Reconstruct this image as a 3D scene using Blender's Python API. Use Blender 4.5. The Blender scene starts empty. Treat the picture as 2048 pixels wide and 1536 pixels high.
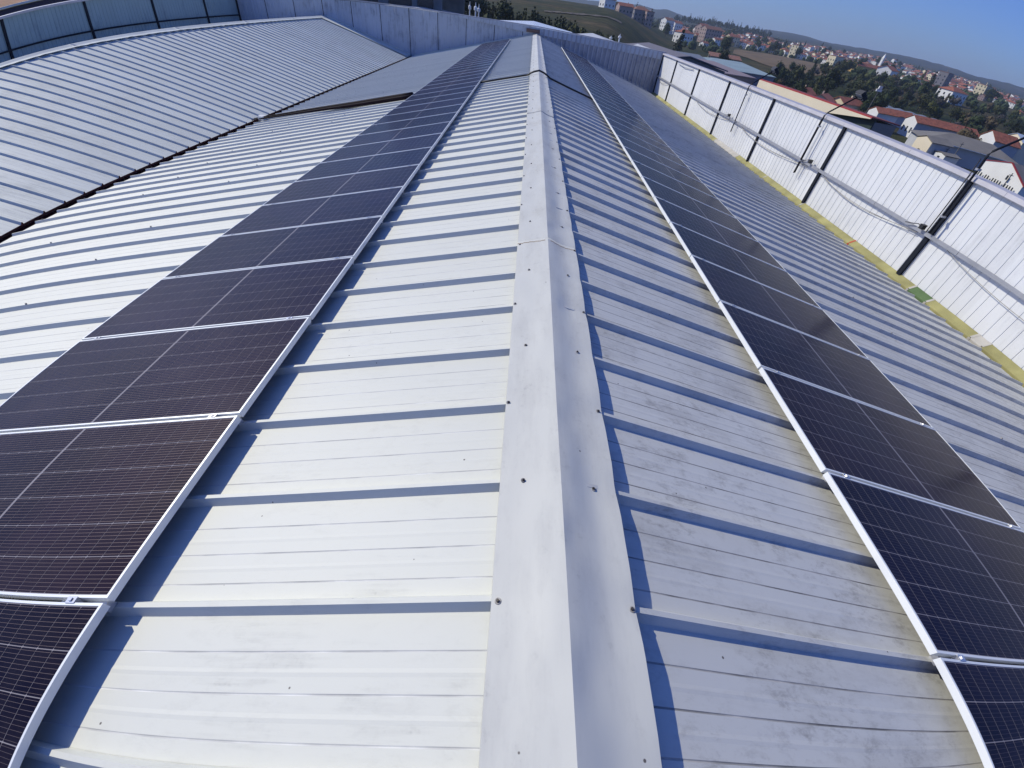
import bpy, bmesh, math, random
from mathutils import Matrix, Vector, noise
random.seed(7)
PI = math.pi
sc = bpy.context.scene
COL = sc.collection

# ------------------------------------------------------------------ camera
cd = bpy.data.cameras.new('camera'); cam = bpy.data.objects.new('camera', cd); COL.objects.link(cam)
sc.camera = cam
cd.type = 'PANO'; cd.panorama_type = 'FISHEYE_LENS_POLYNOMIAL'
cd.sensor_fit = 'HORIZONTAL'; cd.sensor_width = 36.0
cd.fisheye_fov = math.radians(200)
# barrel / pincushion curve of the phone's ultra-wide lens (angle against millimetres on the sensor)
cd.fisheye_polynomial_k0 = 0.0
cd.fisheye_polynomial_k1 = -0.07181867
cd.fisheye_polynomial_k2 = 0.00046055
cd.fisheye_polynomial_k3 = 8.80198e-05
cd.fisheye_polynomial_k4 = -2.65433e-06
cd.shift_x = -13.76 / 2048; cd.shift_y = 22.5 / 1536
cd.clip_start = 0.05; cd.clip_end = 20000
YAW, PITCH, ROLL = 0.0817, -0.7622, 0.1595
cy_, sy_, cp_, sp_, cr_, sr_ = math.cos(YAW), math.sin(YAW), math.cos(PITCH), math.sin(PITCH), math.cos(ROLL), math.sin(ROLL)
F_ = Vector((sy_*cp_, cy_*cp_, sp_)); R0 = Vector((cy_, -sy_, 0)); U0 = R0.cross(F_)
R_ = R0*cr_ + U0*sr_; U_ = U0*cr_ - R0*sr_
CAM = Vector((-0.3269, 0.0, 1.5245))
cam.matrix_world = Matrix(((R_.x, U_.x, -F_.x, CAM.x), (R_.y, U_.y, -F_.y, CAM.y), (R_.z, U_.z, -F_.z, CAM.z), (0, 0, 0, 1)))

# ------------------------------------------------------------------ sky, sun, exposure
SUN_EL, SUN_AZ = 37.5, -60.0            # azimuth from +Y towards +X
w = bpy.data.worlds.new('World'); sc.world = w; w.use_nodes = True
nt = w.node_tree
sky = nt.nodes.new('ShaderNodeTexSky'); sky.sky_type = 'NISHITA'; sky.sun_disc = False
sky.sun_elevation = math.radians(SUN_EL); sky.sun_rotation = math.radians(SUN_AZ)
sky.altitude = 300; sky.air_density = 1.15; sky.dust_density = 0.7; sky.ozone_density = 3.0
wb = nt.nodes.new('ShaderNodeMix'); wb.data_type = 'RGBA'; wb.blend_type = 'MULTIPLY'; wb.inputs[0].default_value = 1.0
wb.inputs[7].default_value = (0.65, 0.97, 2.0, 1)      # the phone's cool white balance, the same for the whole sky
nt.links.new(sky.outputs[0], wb.inputs[6]); nt.links.new(wb.outputs[2], nt.nodes['Background'].inputs[0])
nt.nodes['Background'].inputs[1].default_value = 0.066
sl = bpy.data.lights.new('sun', 'SUN'); sun = bpy.data.objects.new('sun', sl); COL.objects.link(sun)
sl.energy = 3.95; sl.angle = math.radians(0.5); sl.color = (1.0, 0.945, 0.765)
sdir = Vector((math.sin(math.radians(SUN_AZ))*math.cos(math.radians(SUN_EL)), math.cos(math.radians(SUN_AZ))*math.cos(math.radians(SUN_EL)), math.sin(math.radians(SUN_EL))))
sun.rotation_euler = sdir.to_track_quat('Z', 'Y').to_euler()
sc.view_settings.view_transform = 'Standard'
try: sc.view_settings.look = 'None'
except Exception: pass
sc.view_settings.gamma = 1.0; sc.view_settings.use_curve_mapping = False
sc.view_settings.exposure = 0.0
sc.cycles.max_bounces = 6; sc.cycles.volume_bounces = 0
sc.cycles.use_denoising = True

# ------------------------------------------------------------------ helpers
def new(name, me, parent=None, m=None):
    o = bpy.data.objects.new(name, me); COL.objects.link(o)
    if parent: o.parent = parent
    if m is not None and me is not None and not me.materials:
        for k in (m if isinstance(m, (list, tuple)) else [m]): me.materials.append(k)
    return o
def tag(o, label=None, cat=None, group=None, kind=None):
    if label: o['label'] = label
    if cat: o['category'] = cat
    if group: o['group'] = group
    if kind: o['kind'] = kind
    return o
def empty(name, loc=(0, 0, 0), rot=(0, 0, 0), **k):
    o = new(name, None); o.location = loc; o.rotation_euler = rot; o.empty_display_size = 0.2
    return tag(o, **k)
def copy_tree(o, parent=None):
    c = o.copy(); COL.objects.link(c)
    if parent: c.parent = parent
    for ch in [x for x in o.children]: copy_tree(ch, c)
    return c
class MB:
    def __init__(s): s.v = []; s.f = []; s.mi = []
    def quad(s, a, b, c, d, m=0):
        n = len(s.v); s.v += [tuple(a), tuple(b), tuple(c), tuple(d)]; s.f.append((n, n+1, n+2, n+3)); s.mi.append(m)
    def poly(s, pts, m=0):
        n = len(s.v); s.v += [tuple(p) for p in pts]; s.f.append(tuple(range(n, n+len(pts)))); s.mi.append(m)
    def box(s, x0, x1, y0, y1, z0, z1, m=0, M=None):
        P = [Vector((x, y, z)) for z in (z0, z1) for y in (y0, y1) for x in (x0, x1)]
        if M is not None: P = [M @ p for p in P]
        n = len(s.v); s.v += [tuple(p) for p in P]
        for f in ((0, 2, 3, 1), (4, 5, 7, 6), (0, 1, 5, 4), (2, 6, 7, 3), (0, 4, 6, 2), (1, 3, 7, 5)):
            s.f.append(tuple(n+i for i in f)); s.mi.append(m)
    def tube(s, pts, r, n=8, m=0, caps=True):
        pts = [Vector(p) for p in pts]; rr = r if isinstance(r, (list, tuple)) else [r]*len(pts)
        base = len(s.v)
        up = Vector((0, 0, 1))
        for i, p in enumerate(pts):
            t = (pts[min(i+1, len(pts)-1)] - pts[max(i-1, 0)]).normalized()
            a = t.cross(up if abs(t.z) < 0.95 else Vector((1, 0, 0))).normalized(); b = t.cross(a)
            for k in range(n):
                an = 2*PI*k/n; s.v.append(tuple(p + (a*math.cos(an) + b*math.sin(an))*rr[i]))
        for i in range(len(pts)-1):
            for k in range(n):
                k2 = (k+1) % n
                s.f.append((base+i*n+k, base+i*n+k2, base+(i+1)*n+k2, base+(i+1)*n+k)); s.mi.append(m)
        if caps:
            s.f.append(tuple(base+k for k in range(n))); s.mi.append(m)
            s.f.append(tuple(base+(len(pts)-1)*n+k for k in reversed(range(n)))); s.mi.append(m)
    def mesh(s, name='m', smooth=False):
        me = bpy.data.meshes.new(name); me.from_pydata(s.v, [], s.f); me.update()
        for p, m in zip(me.polygons, s.mi): p.material_index = m; p.use_smooth = smooth
        return me
    def build(s, name, mat, parent=None, smooth=False):
        me = s.mesh(name, smooth)
        bm = bmesh.new(); bm.from_mesh(me); bmesh.ops.recalc_face_normals(bm, faces=bm.faces); bm.to_mesh(me); bm.free()
        return new(name, me, parent, mat)

# ------------------------------------------------------------------ materials
def nodes(name):
    m = bpy.data.materials.new(name); m.use_nodes = True
    t = m.node_tree; b = t.nodes['Principled BSDF']; return m, t, b
def N(t, ty, **kw):
    n = t.nodes.new(ty)
    for k, v in kw.items():
        if k.startswith('i_'): n.inputs[k[2:].replace('_', ' ')].default_value = v
        else: setattr(n, k, v)
    return n
def ramp(t, src, stops):
    r = t.nodes.new('ShaderNodeValToRGB'); e = r.color_ramp.elements
    while len(e) < len(stops): e.new(0.5)
    for k, (p, c) in zip(e, stops): k.position = p; k.color = (*c, 1) if len(c) == 3 else c
    t.links.new(src, r.inputs[0]); return r
def mix(t, fac, a, b, mode='MIX'):
    n = t.nodes.new('ShaderNodeMix'); n.data_type = 'RGBA'; n.blend_type = mode
    for s, i in ((fac, 0), (a, 6), (b, 7)):
        if hasattr(s, 'is_linked') or hasattr(s, 'links'): t.links.new(s, n.inputs[i])
        elif i == 0: n.inputs[0].default_value = s
        else: n.inputs[i].default_value = (*s, 1)
    return n.outputs[2]
def simple(name, col, rough=0.6, metal=0.0, var=0.12, scale=3.0, spec=0.5, bump=0.0, bscale=40.0, coat=0.0):
    m, t, b = nodes(name)
    g = N(t, 'ShaderNodeNewGeometry')
    n = N(t, 'ShaderNodeTexNoise', i_Scale=scale, i_Detail=6.0); t.links.new(g.outputs['Position'], n.inputs['Vector'])
    lo = tuple(max(0, c*(1-var)) for c in col); hi = tuple(min(1, c*(1+var)) for c in col)
    r = ramp(t, n.outputs[0], [(0.3, lo), (0.7, hi)]); t.links.new(r.outputs[0], b.inputs['Base Color'])
    b.inputs['Roughness'].default_value = rough; b.inputs['Metallic'].default_value = metal
    b.inputs['Specular IOR Level'].default_value = spec
    if coat: b.inputs['Coat Weight'].default_value = coat; b.inputs['Coat Roughness'].default_value = 0.05
    if bump:
        n2 = N(t, 'ShaderNodeTexNoise', i_Scale=bscale, i_Detail=4.0); t.links.new(g.outputs['Position'], n2.inputs['Vector'])
        bp = N(t, 'ShaderNodeBump', i_Strength=bump, i_Distance=0.01); t.links.new(n2.outputs[0], bp.inputs['Height']); t.links.new(bp.outputs[0], b.inputs['Normal'])
    return m
def sheet(name, col, dirt, dirt_lo, dirt_hi, rough=0.6, streak=(1, 14, 1), fine=True, wav=0.15, smudge=0.0):
    """painted steel sheet: smooth paint, patchy grime, streaks down the slope, pin specks, faint oil-canning"""
    m, t, b = nodes(name)
    g = N(t, 'ShaderNodeNewGeometry'); P = g.outputs['Position']
    oi = N(t, 'ShaderNodeObjectInfo')
    n1 = N(t, 'ShaderNodeTexNoise', i_Scale=1.1, i_Detail=8.0, i_Roughness=0.65); t.links.new(P, n1.inputs['Vector'])
    mp = N(t, 'ShaderNodeMapping'); mp.inputs['Scale'].default_value = streak; t.links.new(P, mp.inputs[0])
    n2 = N(t, 'ShaderNodeTexNoise', i_Scale=1.6, i_Detail=7.0, i_Roughness=0.7); t.links.new(mp.outputs[0], n2.inputs['Vector'])
    mul = N(t, 'ShaderNodeMath', operation='MULTIPLY'); t.links.new(n1.outputs[0], mul.inputs[0]); t.links.new(n2.outputs[0], mul.inputs[1])
    r1 = ramp(t, mul.outputs[0], [(dirt_lo, (0, 0, 0)), (dirt_hi, (1, 1, 1))])
    c = mix(t, r1.outputs[0], col, dirt)
    # mid-size mottling of the grime
    n3 = N(t, 'ShaderNodeTexNoise', i_Scale=26.0, i_Detail=5.0, i_Roughness=0.7); t.links.new(P, n3.inputs['Vector'])
    r3 = ramp(t, n3.outputs[0], [(0.55, (0, 0, 0)), (0.72, (1, 1, 1))])
    m3 = N(t, 'ShaderNodeMath', operation='MULTIPLY'); t.links.new(r3.outputs[0], m3.inputs[0]); t.links.new(r1.outputs[0], m3.inputs[1])
    c = mix(t, m3.outputs[0], c, tuple(x*0.62 for x in dirt))
    # smudges: foot marks and droppings, clustered
    if smudge:
        n6 = N(t, 'ShaderNodeTexNoise', i_Scale=19.0, i_Detail=9.0, i_Roughness=0.78, i_Distortion=0.2); mp6 = N(t, 'ShaderNodeMapping'); mp6.inputs['Scale'].default_value = (0.45, 1.0, 1.0); t.links.new(P, mp6.inputs[0]); t.links.new(mp6.outputs[0], n6.inputs['Vector'])
        n7 = N(t, 'ShaderNodeTexNoise', i_Scale=2.3, i_Detail=3.0); t.links.new(P, n7.inputs['Vector'])
        r6 = ramp(t, n6.outputs[0], [(0.50, (0, 0, 0)), (0.68, (1, 1, 1))]); r7 = ramp(t, n7.outputs[0], [(0.38, (0, 0, 0)), (0.58, (1, 1, 1))])
        m6 = N(t, 'ShaderNodeMath', operation='MULTIPLY'); t.links.new(r6.outputs[0], m6.inputs[0]); t.links.new(r7.outputs[0], m6.inputs[1])
        m66 = N(t, 'ShaderNodeMath', operation='MULTIPLY'); m66.inputs[1].default_value = smudge; t.links.new(m6.outputs[0], m66.inputs[0])
        c = mix(t, m66.outputs[0], c, (0.20, 0.19, 0.18))
    # rare specks and little scuffs
    if fine:
        vo = N(t, 'ShaderNodeTexVoronoi', i_Scale=9.0); t.links.new(P, vo.inputs['Vector'])
        r4 = ramp(t, vo.outputs['Distance'], [(0.035, (1, 1, 1)), (0.05, (0, 0, 0))])
        sepc = N(t, 'ShaderNodeSeparateColor'); t.links.new(vo.outputs['Color'], sepc.inputs[0])
        gt = N(t, 'ShaderNodeMath', operation='GREATER_THAN'); gt.inputs[1].default_value = 0.6; t.links.new(sepc.outputs[0], gt.inputs[0])
        m4 = N(t, 'ShaderNodeMath', operation='MULTIPLY'); t.links.new(r4.outputs[0], m4.inputs[0]); t.links.new(gt.outputs[0], m4.inputs[1])
        c = mix(t, m4.outputs[0], c, (0.12, 0.11, 0.10))
    # one sheet is never exactly the tone of the next
    va = N(t, 'ShaderNodeMapRange'); va.inputs['To Min'].default_value = 0.95; va.inputs['To Max'].default_value = 1.03
    t.links.new(oi.outputs['Random'], va.inputs[0])
    cc = t.nodes.new('ShaderNodeMix'); cc.data_type = 'RGBA'; cc.blend_type = 'MULTIPLY'; cc.inputs[0].default_value = 1
    t.links.new(c, cc.inputs[6]); t.links.new(va.outputs[0], cc.inputs[7])
    t.links.new(cc.outputs[2], b.inputs['Base Color'])
    rr = N(t, 'ShaderNodeMapRange'); rr.inputs['To Min'].default_value = rough; rr.inputs['To Max'].default_value = min(1, rough+0.25)
    t.links.new(r1.outputs[0], rr.inputs[0]); t.links.new(rr.outputs[0], b.inputs['Roughness'])
    n5 = N(t, 'ShaderNodeTexNoise', i_Scale=1.7, i_Detail=2.0); t.links.new(P, n5.inputs['Vector'])
    bp = N(t, 'ShaderNodeBump', i_Strength=wav, i_Distance=0.02); t.links.new(n5.outputs[0], bp.inputs['Height']); t.links.new(bp.outputs[0], b.inputs['Normal'])
    return m
M = {}
M['roof_l'] = sheet('white_roof_paint_sunny', (0.655, 0.66, 0.60), (0.55, 0.55, 0.50), 0.30, 0.56, smudge=0.12)
M['roof_r'] = sheet('white_roof_paint_grimy_dimmed', (0.56, 0.565, 0.55), (0.40, 0.40, 0.39), 0.22, 0.44, streak=(1, 4, 1), smudge=0.62)  # real grime, plus a base tone lowered for this slope's grazing sun
M['roof_s'] = sheet('white_roof_paint_far_bay', (0.60, 0.63, 0.60), (0.46, 0.48, 0.46), 0.22, 0.48)
M['cap'] = sheet('ridge_sheet_paint', (0.60, 0.60, 0.555), (0.46, 0.46, 0.44), 0.22, 0.46, rough=0.5, streak=(5, 1, 1), wav=0.0)
M['groove_r'] = simple('groove_dark_tone', (0.31, 0.305, 0.30), 0.9, var=0.5, scale=6)  # darker tone on the groove faces of the right slope
M['groove_l'] = simple('groove_light_tone', (0.60, 0.60, 0.57), 0.8, var=0.25, scale=5)  # paler tone on the groove faces of the other slopes
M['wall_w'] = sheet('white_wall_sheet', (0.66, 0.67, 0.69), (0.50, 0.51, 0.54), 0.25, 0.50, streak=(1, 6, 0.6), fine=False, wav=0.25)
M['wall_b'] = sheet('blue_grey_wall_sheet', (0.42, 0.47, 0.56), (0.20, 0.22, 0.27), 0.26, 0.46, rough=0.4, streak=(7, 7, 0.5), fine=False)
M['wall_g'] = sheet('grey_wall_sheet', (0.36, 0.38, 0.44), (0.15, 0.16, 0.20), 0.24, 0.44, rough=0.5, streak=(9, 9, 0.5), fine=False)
M['post'] = simple('dark_post_paint', (0.010, 0.013, 0.022), 0.7, spec=0.2)
M['rail'] = simple('galvanised_tray', (0.34, 0.35, 0.39), 0.45, 0.3)
M['coping'] = simple('coping_metal', (0.47, 0.455, 0.49), 0.45, 0.0, var=0.08)
M['yellow'] = simple('yellow_flashing', (0.285, 0.265, 0.11), 0.85, var=0.25, scale=2.0, bump=0.3)
M['greyflash'] = simple('grey_flashing', (0.42, 0.40, 0.36), 0.7)
M['green'] = simple('green_flashing', (0.085, 0.145, 0.055), 0.8)
M['red'] = simple('red_primer', (0.42, 0.07, 0.03), 0.7)
M['gutter'] = simple('rusty_dark_gutter', (0.06, 0.018, 0.020), 0.8, var=0.5)
M['core'] = simple('foam_core_edge', (0.10, 0.035, 0.03), 0.9, var=0.3)
M['frame'] = simple('anodised_frame', (0.76, 0.78, 0.79), 0.38, 0.15, var=0.03)
M['clamp'] = simple('alu_clamp', (0.62, 0.62, 0.64), 0.3, 0.8, var=0.05)
M['back'] = simple('backsheet_under_glass', (0.27, 0.25, 0.27), 0.6, var=0.1, spec=0.05, coat=0.2)
M['rubber'] = simple('black_cable', (0.012, 0.011, 0.014), 0.5)
M['conduit'] = simple('dark_conduit', (0.014, 0.006, 0.009), 0.8, spec=0.2)
M['screw'] = simple('dull_screw', (0.05, 0.045, 0.045), 0.5, 0.4, var=0.4, scale=40)
M['washer'] = simple('grey_washer', (0.26, 0.25, 0.25), 0.6, 0.2, var=0.4, scale=60)
M['rust'] = simple('rust_stain', (0.30, 0.20, 0.10), 0.8, var=0.4, scale=30)
M['box'] = simple('black_plastic', (0.02, 0.02, 0.022), 0.5)
M['white'] = simple('white_paint', (0.74, 0.74, 0.72), 0.5, var=0.06)

# ridge sheet: add a mottled chalky tone
# solar cells: deep blue-violet silicon under glass with fine silver bus bars, from UV (u across the bars)
def cell_mat():
    m, t, b = nodes('silicon_cell_under_glass')
    uv = N(t, 'ShaderNodeUVMap'); uv.uv_map = 'uv'
    sp = N(t, 'ShaderNodeSeparateXYZ'); t.links.new(uv.outputs[0], sp.inputs[0])
    mu = N(t, 'ShaderNodeMath', operation='MULTIPLY'); mu.inputs[1].default_value = 9.0; t.links.new(sp.outputs[0], mu.inputs[0])
    fr = N(t, 'ShaderNodeMath', operation='FRACT'); t.links.new(mu.outputs[0], fr.inputs[0])
    sb = N(t, 'ShaderNodeMath', operation='SUBTRACT'); sb.inputs[1].default_value = 0.5; t.links.new(fr.outputs[0], sb.inputs[0])
    ab = N(t, 'ShaderNodeMath', operation='ABSOLUTE'); t.links.new(sb.outputs[0], ab.inputs[0])
    lt = N(t, 'ShaderNodeMath', operation='LESS_THAN'); lt.inputs[1].default_value = 0.03; t.links.new(ab.outputs[0], lt.inputs[0])
    g = N(t, 'ShaderNodeNewGeometry')
    n = N(t, 'ShaderNodeTexNoise', i_Scale=1.3, i_Detail=4.0); t.links.new(g.outputs['Position'], n.inputs['Vector'])
    r = ramp(t, n.outputs[0], [(0.35, (0.0035, 0.0022, 0.014)), (0.65, (0.0065, 0.0035, 0.022))])
    # varying sheen put into each module's tone, besides batch colour: violet to brown; and a thin uneven dust film
    sp2 = N(t, 'ShaderNodeSeparateXYZ'); t.links.new(g.outputs['Position'], sp2.inputs[0])
    s1 = N(t, 'ShaderNodeMath', operation='SUBTRACT'); s1.inputs[1].default_value = 0.5336; t.links.new(sp2.outputs[1], s1.inputs[0])
    s2 = N(t, 'ShaderNodeMath', operation='FLOOR'); t.links.new(s1.outputs[0], s2.inputs[0])
    sg = N(t, 'ShaderNodeMath', operation='SIGN'); t.links.new(sp2.outputs[0], sg.inputs[0])
    s3 = N(t, 'ShaderNodeMath', operation='MULTIPLY_ADD'); s3.inputs[1].default_value = 57.3; t.links.new(sg.outputs[0], s3.inputs[0]); t.links.new(s2.outputs[0], s3.inputs[2])
    wn = N(t, 'ShaderNodeTexWhiteNoise', noise_dimensions='1D'); t.links.new(s3.outputs[0], wn.inputs['W'])
    sheen_batch = ramp(t, wn.outputs['Value'], [(0.0, (0.3, 0.25, 0.5)), (0.55, (0.9, 0.8, 1.0)), (1.0, (2.4, 1.9, 0.8))])
    base_c = mix(t, 1.0, r.outputs[0], sheen_batch.outputs[0], 'MULTIPLY')
    nd = N(t, 'ShaderNodeTexNoise', i_Scale=2.2, i_Detail=8.0, i_Roughness=0.65); t.links.new(g.outputs['Position'], nd.inputs['Vector'])
    dr = N(t, 'ShaderNodeMapRange'); dr.inputs['From Min'].default_value = 0.42; dr.inputs['From Max'].default_value = 0.75; dr.inputs['To Max'].default_value = 0.05; t.links.new(nd.outputs[0], dr.inputs[0])
    base_c = mix(t, dr.outputs[0], base_c, (0.30, 0.25, 0.20))
    c = mix(t, lt.outputs[0], base_c, (0.115, 0.095, 0.10)); t.links.new(c, b.inputs['Base Color'])
    mm = N(t, 'ShaderNodeMath', operation='MULTIPLY'); mm.inputs[1].default_value = 0.85; t.links.new(lt.outputs[0], mm.inputs[0]); t.links.new(mm.outputs[0], b.inputs['Metallic'])
    b.inputs['Roughness'].default_value = 0.5; b.inputs['Specular IOR Level'].default_value = 0.022; b.inputs['Specular Tint'].default_value = (1.0, 0.62, 0.48, 1)
    b.inputs['Coat Weight'].default_value = 0.42; b.inputs['Coat IOR'].default_value = 1.3
    # dusty glass: the coat is a little rough and unevenly so
    n2 = N(t, 'ShaderNodeTexNoise', i_Scale=5.0, i_Detail=6.0); t.links.new(g.outputs['Position'], n2.inputs['Vector'])
    mr = N(t, 'ShaderNodeMapRange'); mr.inputs['To Min'].default_value = 0.12; mr.inputs['To Max'].default_value = 0.24
    t.links.new(n2.outputs[0], mr.inputs[0]); t.links.new(mr.outputs[0], b.inputs['Coat Roughness'])
    b.inputs['Sheen Weight'].default_value = 0.0; b.inputs['Sheen Roughness'].default_value = 0.5
    b.inputs['Sheen Tint'].default_value = (0.95, 0.75, 0.6, 1)
    return m
M['cell'] = cell_mat()

# ------------------------------------------------------------------ roof geometry
AL = 0.2459; CA, SA = math.cos(AL), math.sin(AL); TA = math.tan(AL)
HR = 0.040
def PR(s, y, h, side): return Vector((side*(s*CA + h*SA), y, -s*SA + h*CA))
# profile across one metre of sheet (y, h): two ribs, grooves and faint swages between them
def profile():
    p = []
    for b0 in (0.046, 0.546):
        for g0 in (0.093, 0.220, 0.346):
            c = b0 + g0
            p += [(c-0.0035, 0.0), (c, -0.0015), (c+0.0035, 0.0)]
            if g0 < 0.3: p += [(c+0.050, 0.0), (c+0.063, 0.0009), (c+0.076, 0.0)]
        c = b0 + 0.5
        p += [(c-0.031, 0.0), (c-0.0095, HR), (c+0.010, HR), (c+0.0285, 0.0)]
    return [(0.0765, 0.0)] + p + [(1.0775, 0.0012)]
PROF = profile()
def roof_sheet_mesh(s0, s1, side, shift=0.0, nseg=1):
    """local axes: X down/up the slope (side*s), Y along the ridge, Z off the roof"""
    mb = MB(); prof = [(y+shift, h) for y, h in PROF]; n = len(prof)
    for i in range(nseg+1):
        s = s0 + (s1-s0)*i/nseg
        for y, h in prof: mb.v.append((side*s, y, h))
    for i in range(nseg):
        for k in range(n-1):
            f = (i*n+k, (i+1)*n+k, (i+1)*n+k+1, i*n+k+1)
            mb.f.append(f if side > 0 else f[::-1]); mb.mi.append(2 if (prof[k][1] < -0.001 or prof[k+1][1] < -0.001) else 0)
    # foam-core body below the steel skin
    y0, y1 = prof[0][0]+0.001, prof[-1][0]-0.001
    b = len(mb.v)
    for s in (s0, s1):
        for y in (y0, y1): mb.v.append((side*s, y, -0.045))
    mb.f.append((b, b+1, b+3, b+2)); mb.mi.append(1)
    for i, bb in ((0, b), (nseg, b+2)):
        mb.f.append(tuple([i*n+k for k in range(n)] + [bb+1, bb])); mb.mi.append(1)
    me = mb.mesh('roof_panel'); return me

def roof_bay(name, label, origin, side, s0, s1, k0, k1, mats, shift=0.0, bay=None):
    me = roof_sheet_mesh(s0, s1, side, shift)
    for m in mats: me.materials.append(m)
    rot = AL if side > 0 else -AL
    for k in range(k0, k1+1):
        o = new('roof_panel', me, bay); o.location = (origin[0], origin[1]+k, origin[2]); o.rotation_euler = (0, rot, 0)
    return me

main = empty('warehouse_roof', (0, 0, 0), label='low pitched white metal roof of the nearest bay, carrying both rows of solar panels', cat='roof')
roof_bay('r', '', (0, 0, 0), 1, 0.10, 9.26, -7, 37, (M['roof_r'], M['core'], M['groove_r']), bay=main)
roof_bay('l', '', (0, 0, 0), -1, 0.10, 9.08, -7, 37, (M['roof_l'], M['core'], M['groove_l']), bay=main)
# closing strips where the sheets meet the far wall
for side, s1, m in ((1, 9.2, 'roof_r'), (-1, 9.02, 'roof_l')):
    mb = MB()
    a, b_, c, d = PR(0.1, 38.0785, 0.003, side), PR(s1, 38.0785, 0.003, side), PR(s1, 38.60, 0.003, side), PR(0.1, 38.60, 0.003, side)
    dz = Vector((0, 0, -0.04))
    mb.quad(a, b_, c, d); mb.quad(a+dz, d+dz, c+dz, b_+dz); mb.quad(a, a+dz, b_+dz, b_)
    up = Vector((0, 0, 0.10)); mb.quad(d, c, c+up, d+up)
    mb.build('end_flashing', M[m], main)

# ridge capping in lengths, dented by feet, screwed to every rib
def cap_h(s, y, side):
    """height of the capping above the sheet plane"""
    rib = abs(((y-0.046+0.25) % 0.5)-0.25)        # distance to the nearest rib
    u = s/0.26
    h = 0.056*(1-u) + 0.050*u
    h -= ((0.013+0.004*noise.noise(Vector((y*0.9, 5, 5)))) if side > 0 else 0.002)*(0.55*math.sin(PI*u)+0.6*math.sin(PI*u**1.2)**2)     # the flap sags in the middle
    h += 0.0032*noise.noise(Vector((s*9*side+7, y*3.1, 2.0)))
    h += 0.004*noise.noise(Vector((s*4*side, y*1.3, 9.0)))*u
    lift = 0.014*u*u*(1 if side > 0 else 0.35)*min(1, rib/0.14)
    h += lift*(0.65+0.7*noise.noise(Vector((y*2.0, side*3.0, 0.4))))
    h -= (h-(0.056*(1-u)+0.050*u))*max(0, 1-u/0.08)*0.9      # the fold itself stays straight
    # dents
    for (dy, ds, r, dep, sd) in DENTS:
        if sd == side:
            q = ((y-dy)**2*0.8 + (s-ds)**2*2.2)/(r*r)
            if q < 1: h -= dep*(1-q)**2
    return h
DENTS = [(0.78, 0.035, 0.10, 0.006, 1), (0.30, 0.05, 0.12, 0.006, 1), (0.30, 0.05, 0.09, 0.003, -1), (1.42, 0.06, 0.12, 0.005, 1), (2.55, 0.12, 0.16, 0.006, 1),
         (3.9, 0.06, 0.14, 0.006, 1), (4.6, 0.14, 0.15, 0.006, 1), (0.95, 0.16, 0.16, 0.004, -1), (2.25, 0.11, 0.2, 0.003, -1), (6.1, 0.08, 0.2, 0.006, 1), (5.2, 0.1, 0.2, 0.004, -1)]
def ridge_piece(y0, y1, parent, origin, fine, screws, capm, raise_=0.0):
    ny = max(2, int((y1-y0)/fine)); S = [-1.0, -0.985, -0.93, -0.8, -0.65, -0.5, -0.35, -0.2, -0.08, 0, 0.08, 0.2, 0.35, 0.5, 0.65, 0.8, 0.93, 0.985, 1.0]
    mb = MB(); W = 0.262
    for j in range(ny+1):
        y = y0 + (y1-y0)*j/ny
        row = []
        for u in S:
            side = 1 if u >= 0 else -1; s = abs(u)*W
            h = cap_h(s, y, side) + raise_
            if abs(u) == 1.0: h -= 0.010
            if u == 0: h = 0.0577 + raise_ + 0.0008*noise.noise(Vector((0, y*3, 0)))
            p = PR(s, y, h, side) if u else Vector((0, y, h))
            row.append(p + Vector(origin))
        mb.v += [tuple(p) for p in row]
    n = len(S)
    for j in range(ny):
        for i in range(n-1):
            mb.f.append((j*n+i, j*n+i+1, (j+1)*n+i+1, (j+1)*n+i)); mb.mi.append(0)
    o = mb.build('ridge_cap', capm, parent)
    for i, p in enumerate(o.data.polygons):
        k = i % (n-1); p.use_smooth = True
    # hard crease on the ridge line
    bm = bmesh.new(); bm.from_mesh(o.data); bm.verts.ensure_lookup_table()
    mid = S.index(0)
    for e in bm.edges:
        a, b = e.verts[0].index, e.verts[1].index
        if a % n == mid and b % n == mid: e.smooth = False
        if (a % n in (1, n-2)) and (b % n == a % n): e.smooth = False
    bm.to_mesh(o.data); bm.free()
    mo = o.modifiers.new('thickness', 'SOLIDIFY'); mo.thickness = 0.0012; mo.offset = -1
    if screws:
        k = math.ceil((y0+0.05-0.037)/0.5)
        while 0.037+0.5*k < y1-0.02:
            y = 0.037 + 0.5*k
            s = 0.241 if k % 2 else 0.155
            for side in (-1, 1):
                jit = random.uniform(-0.006, 0.006)
                h = cap_h(s, y, side) + raise_
                p = PR(s+jit, y+random.uniform(-0.006, 0.006), h, side) + Vector(origin)
                c = SCREW.copy(); COL.objects.link(c); c.parent = o; c.location = p
                c.rotation_euler = (random.uniform(-0.12, 0.12), side*AL + random.uniform(-0.12, 0.12), random.uniform(0, 6))
                c.hide_render = False
            k += 1
    return o
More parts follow.
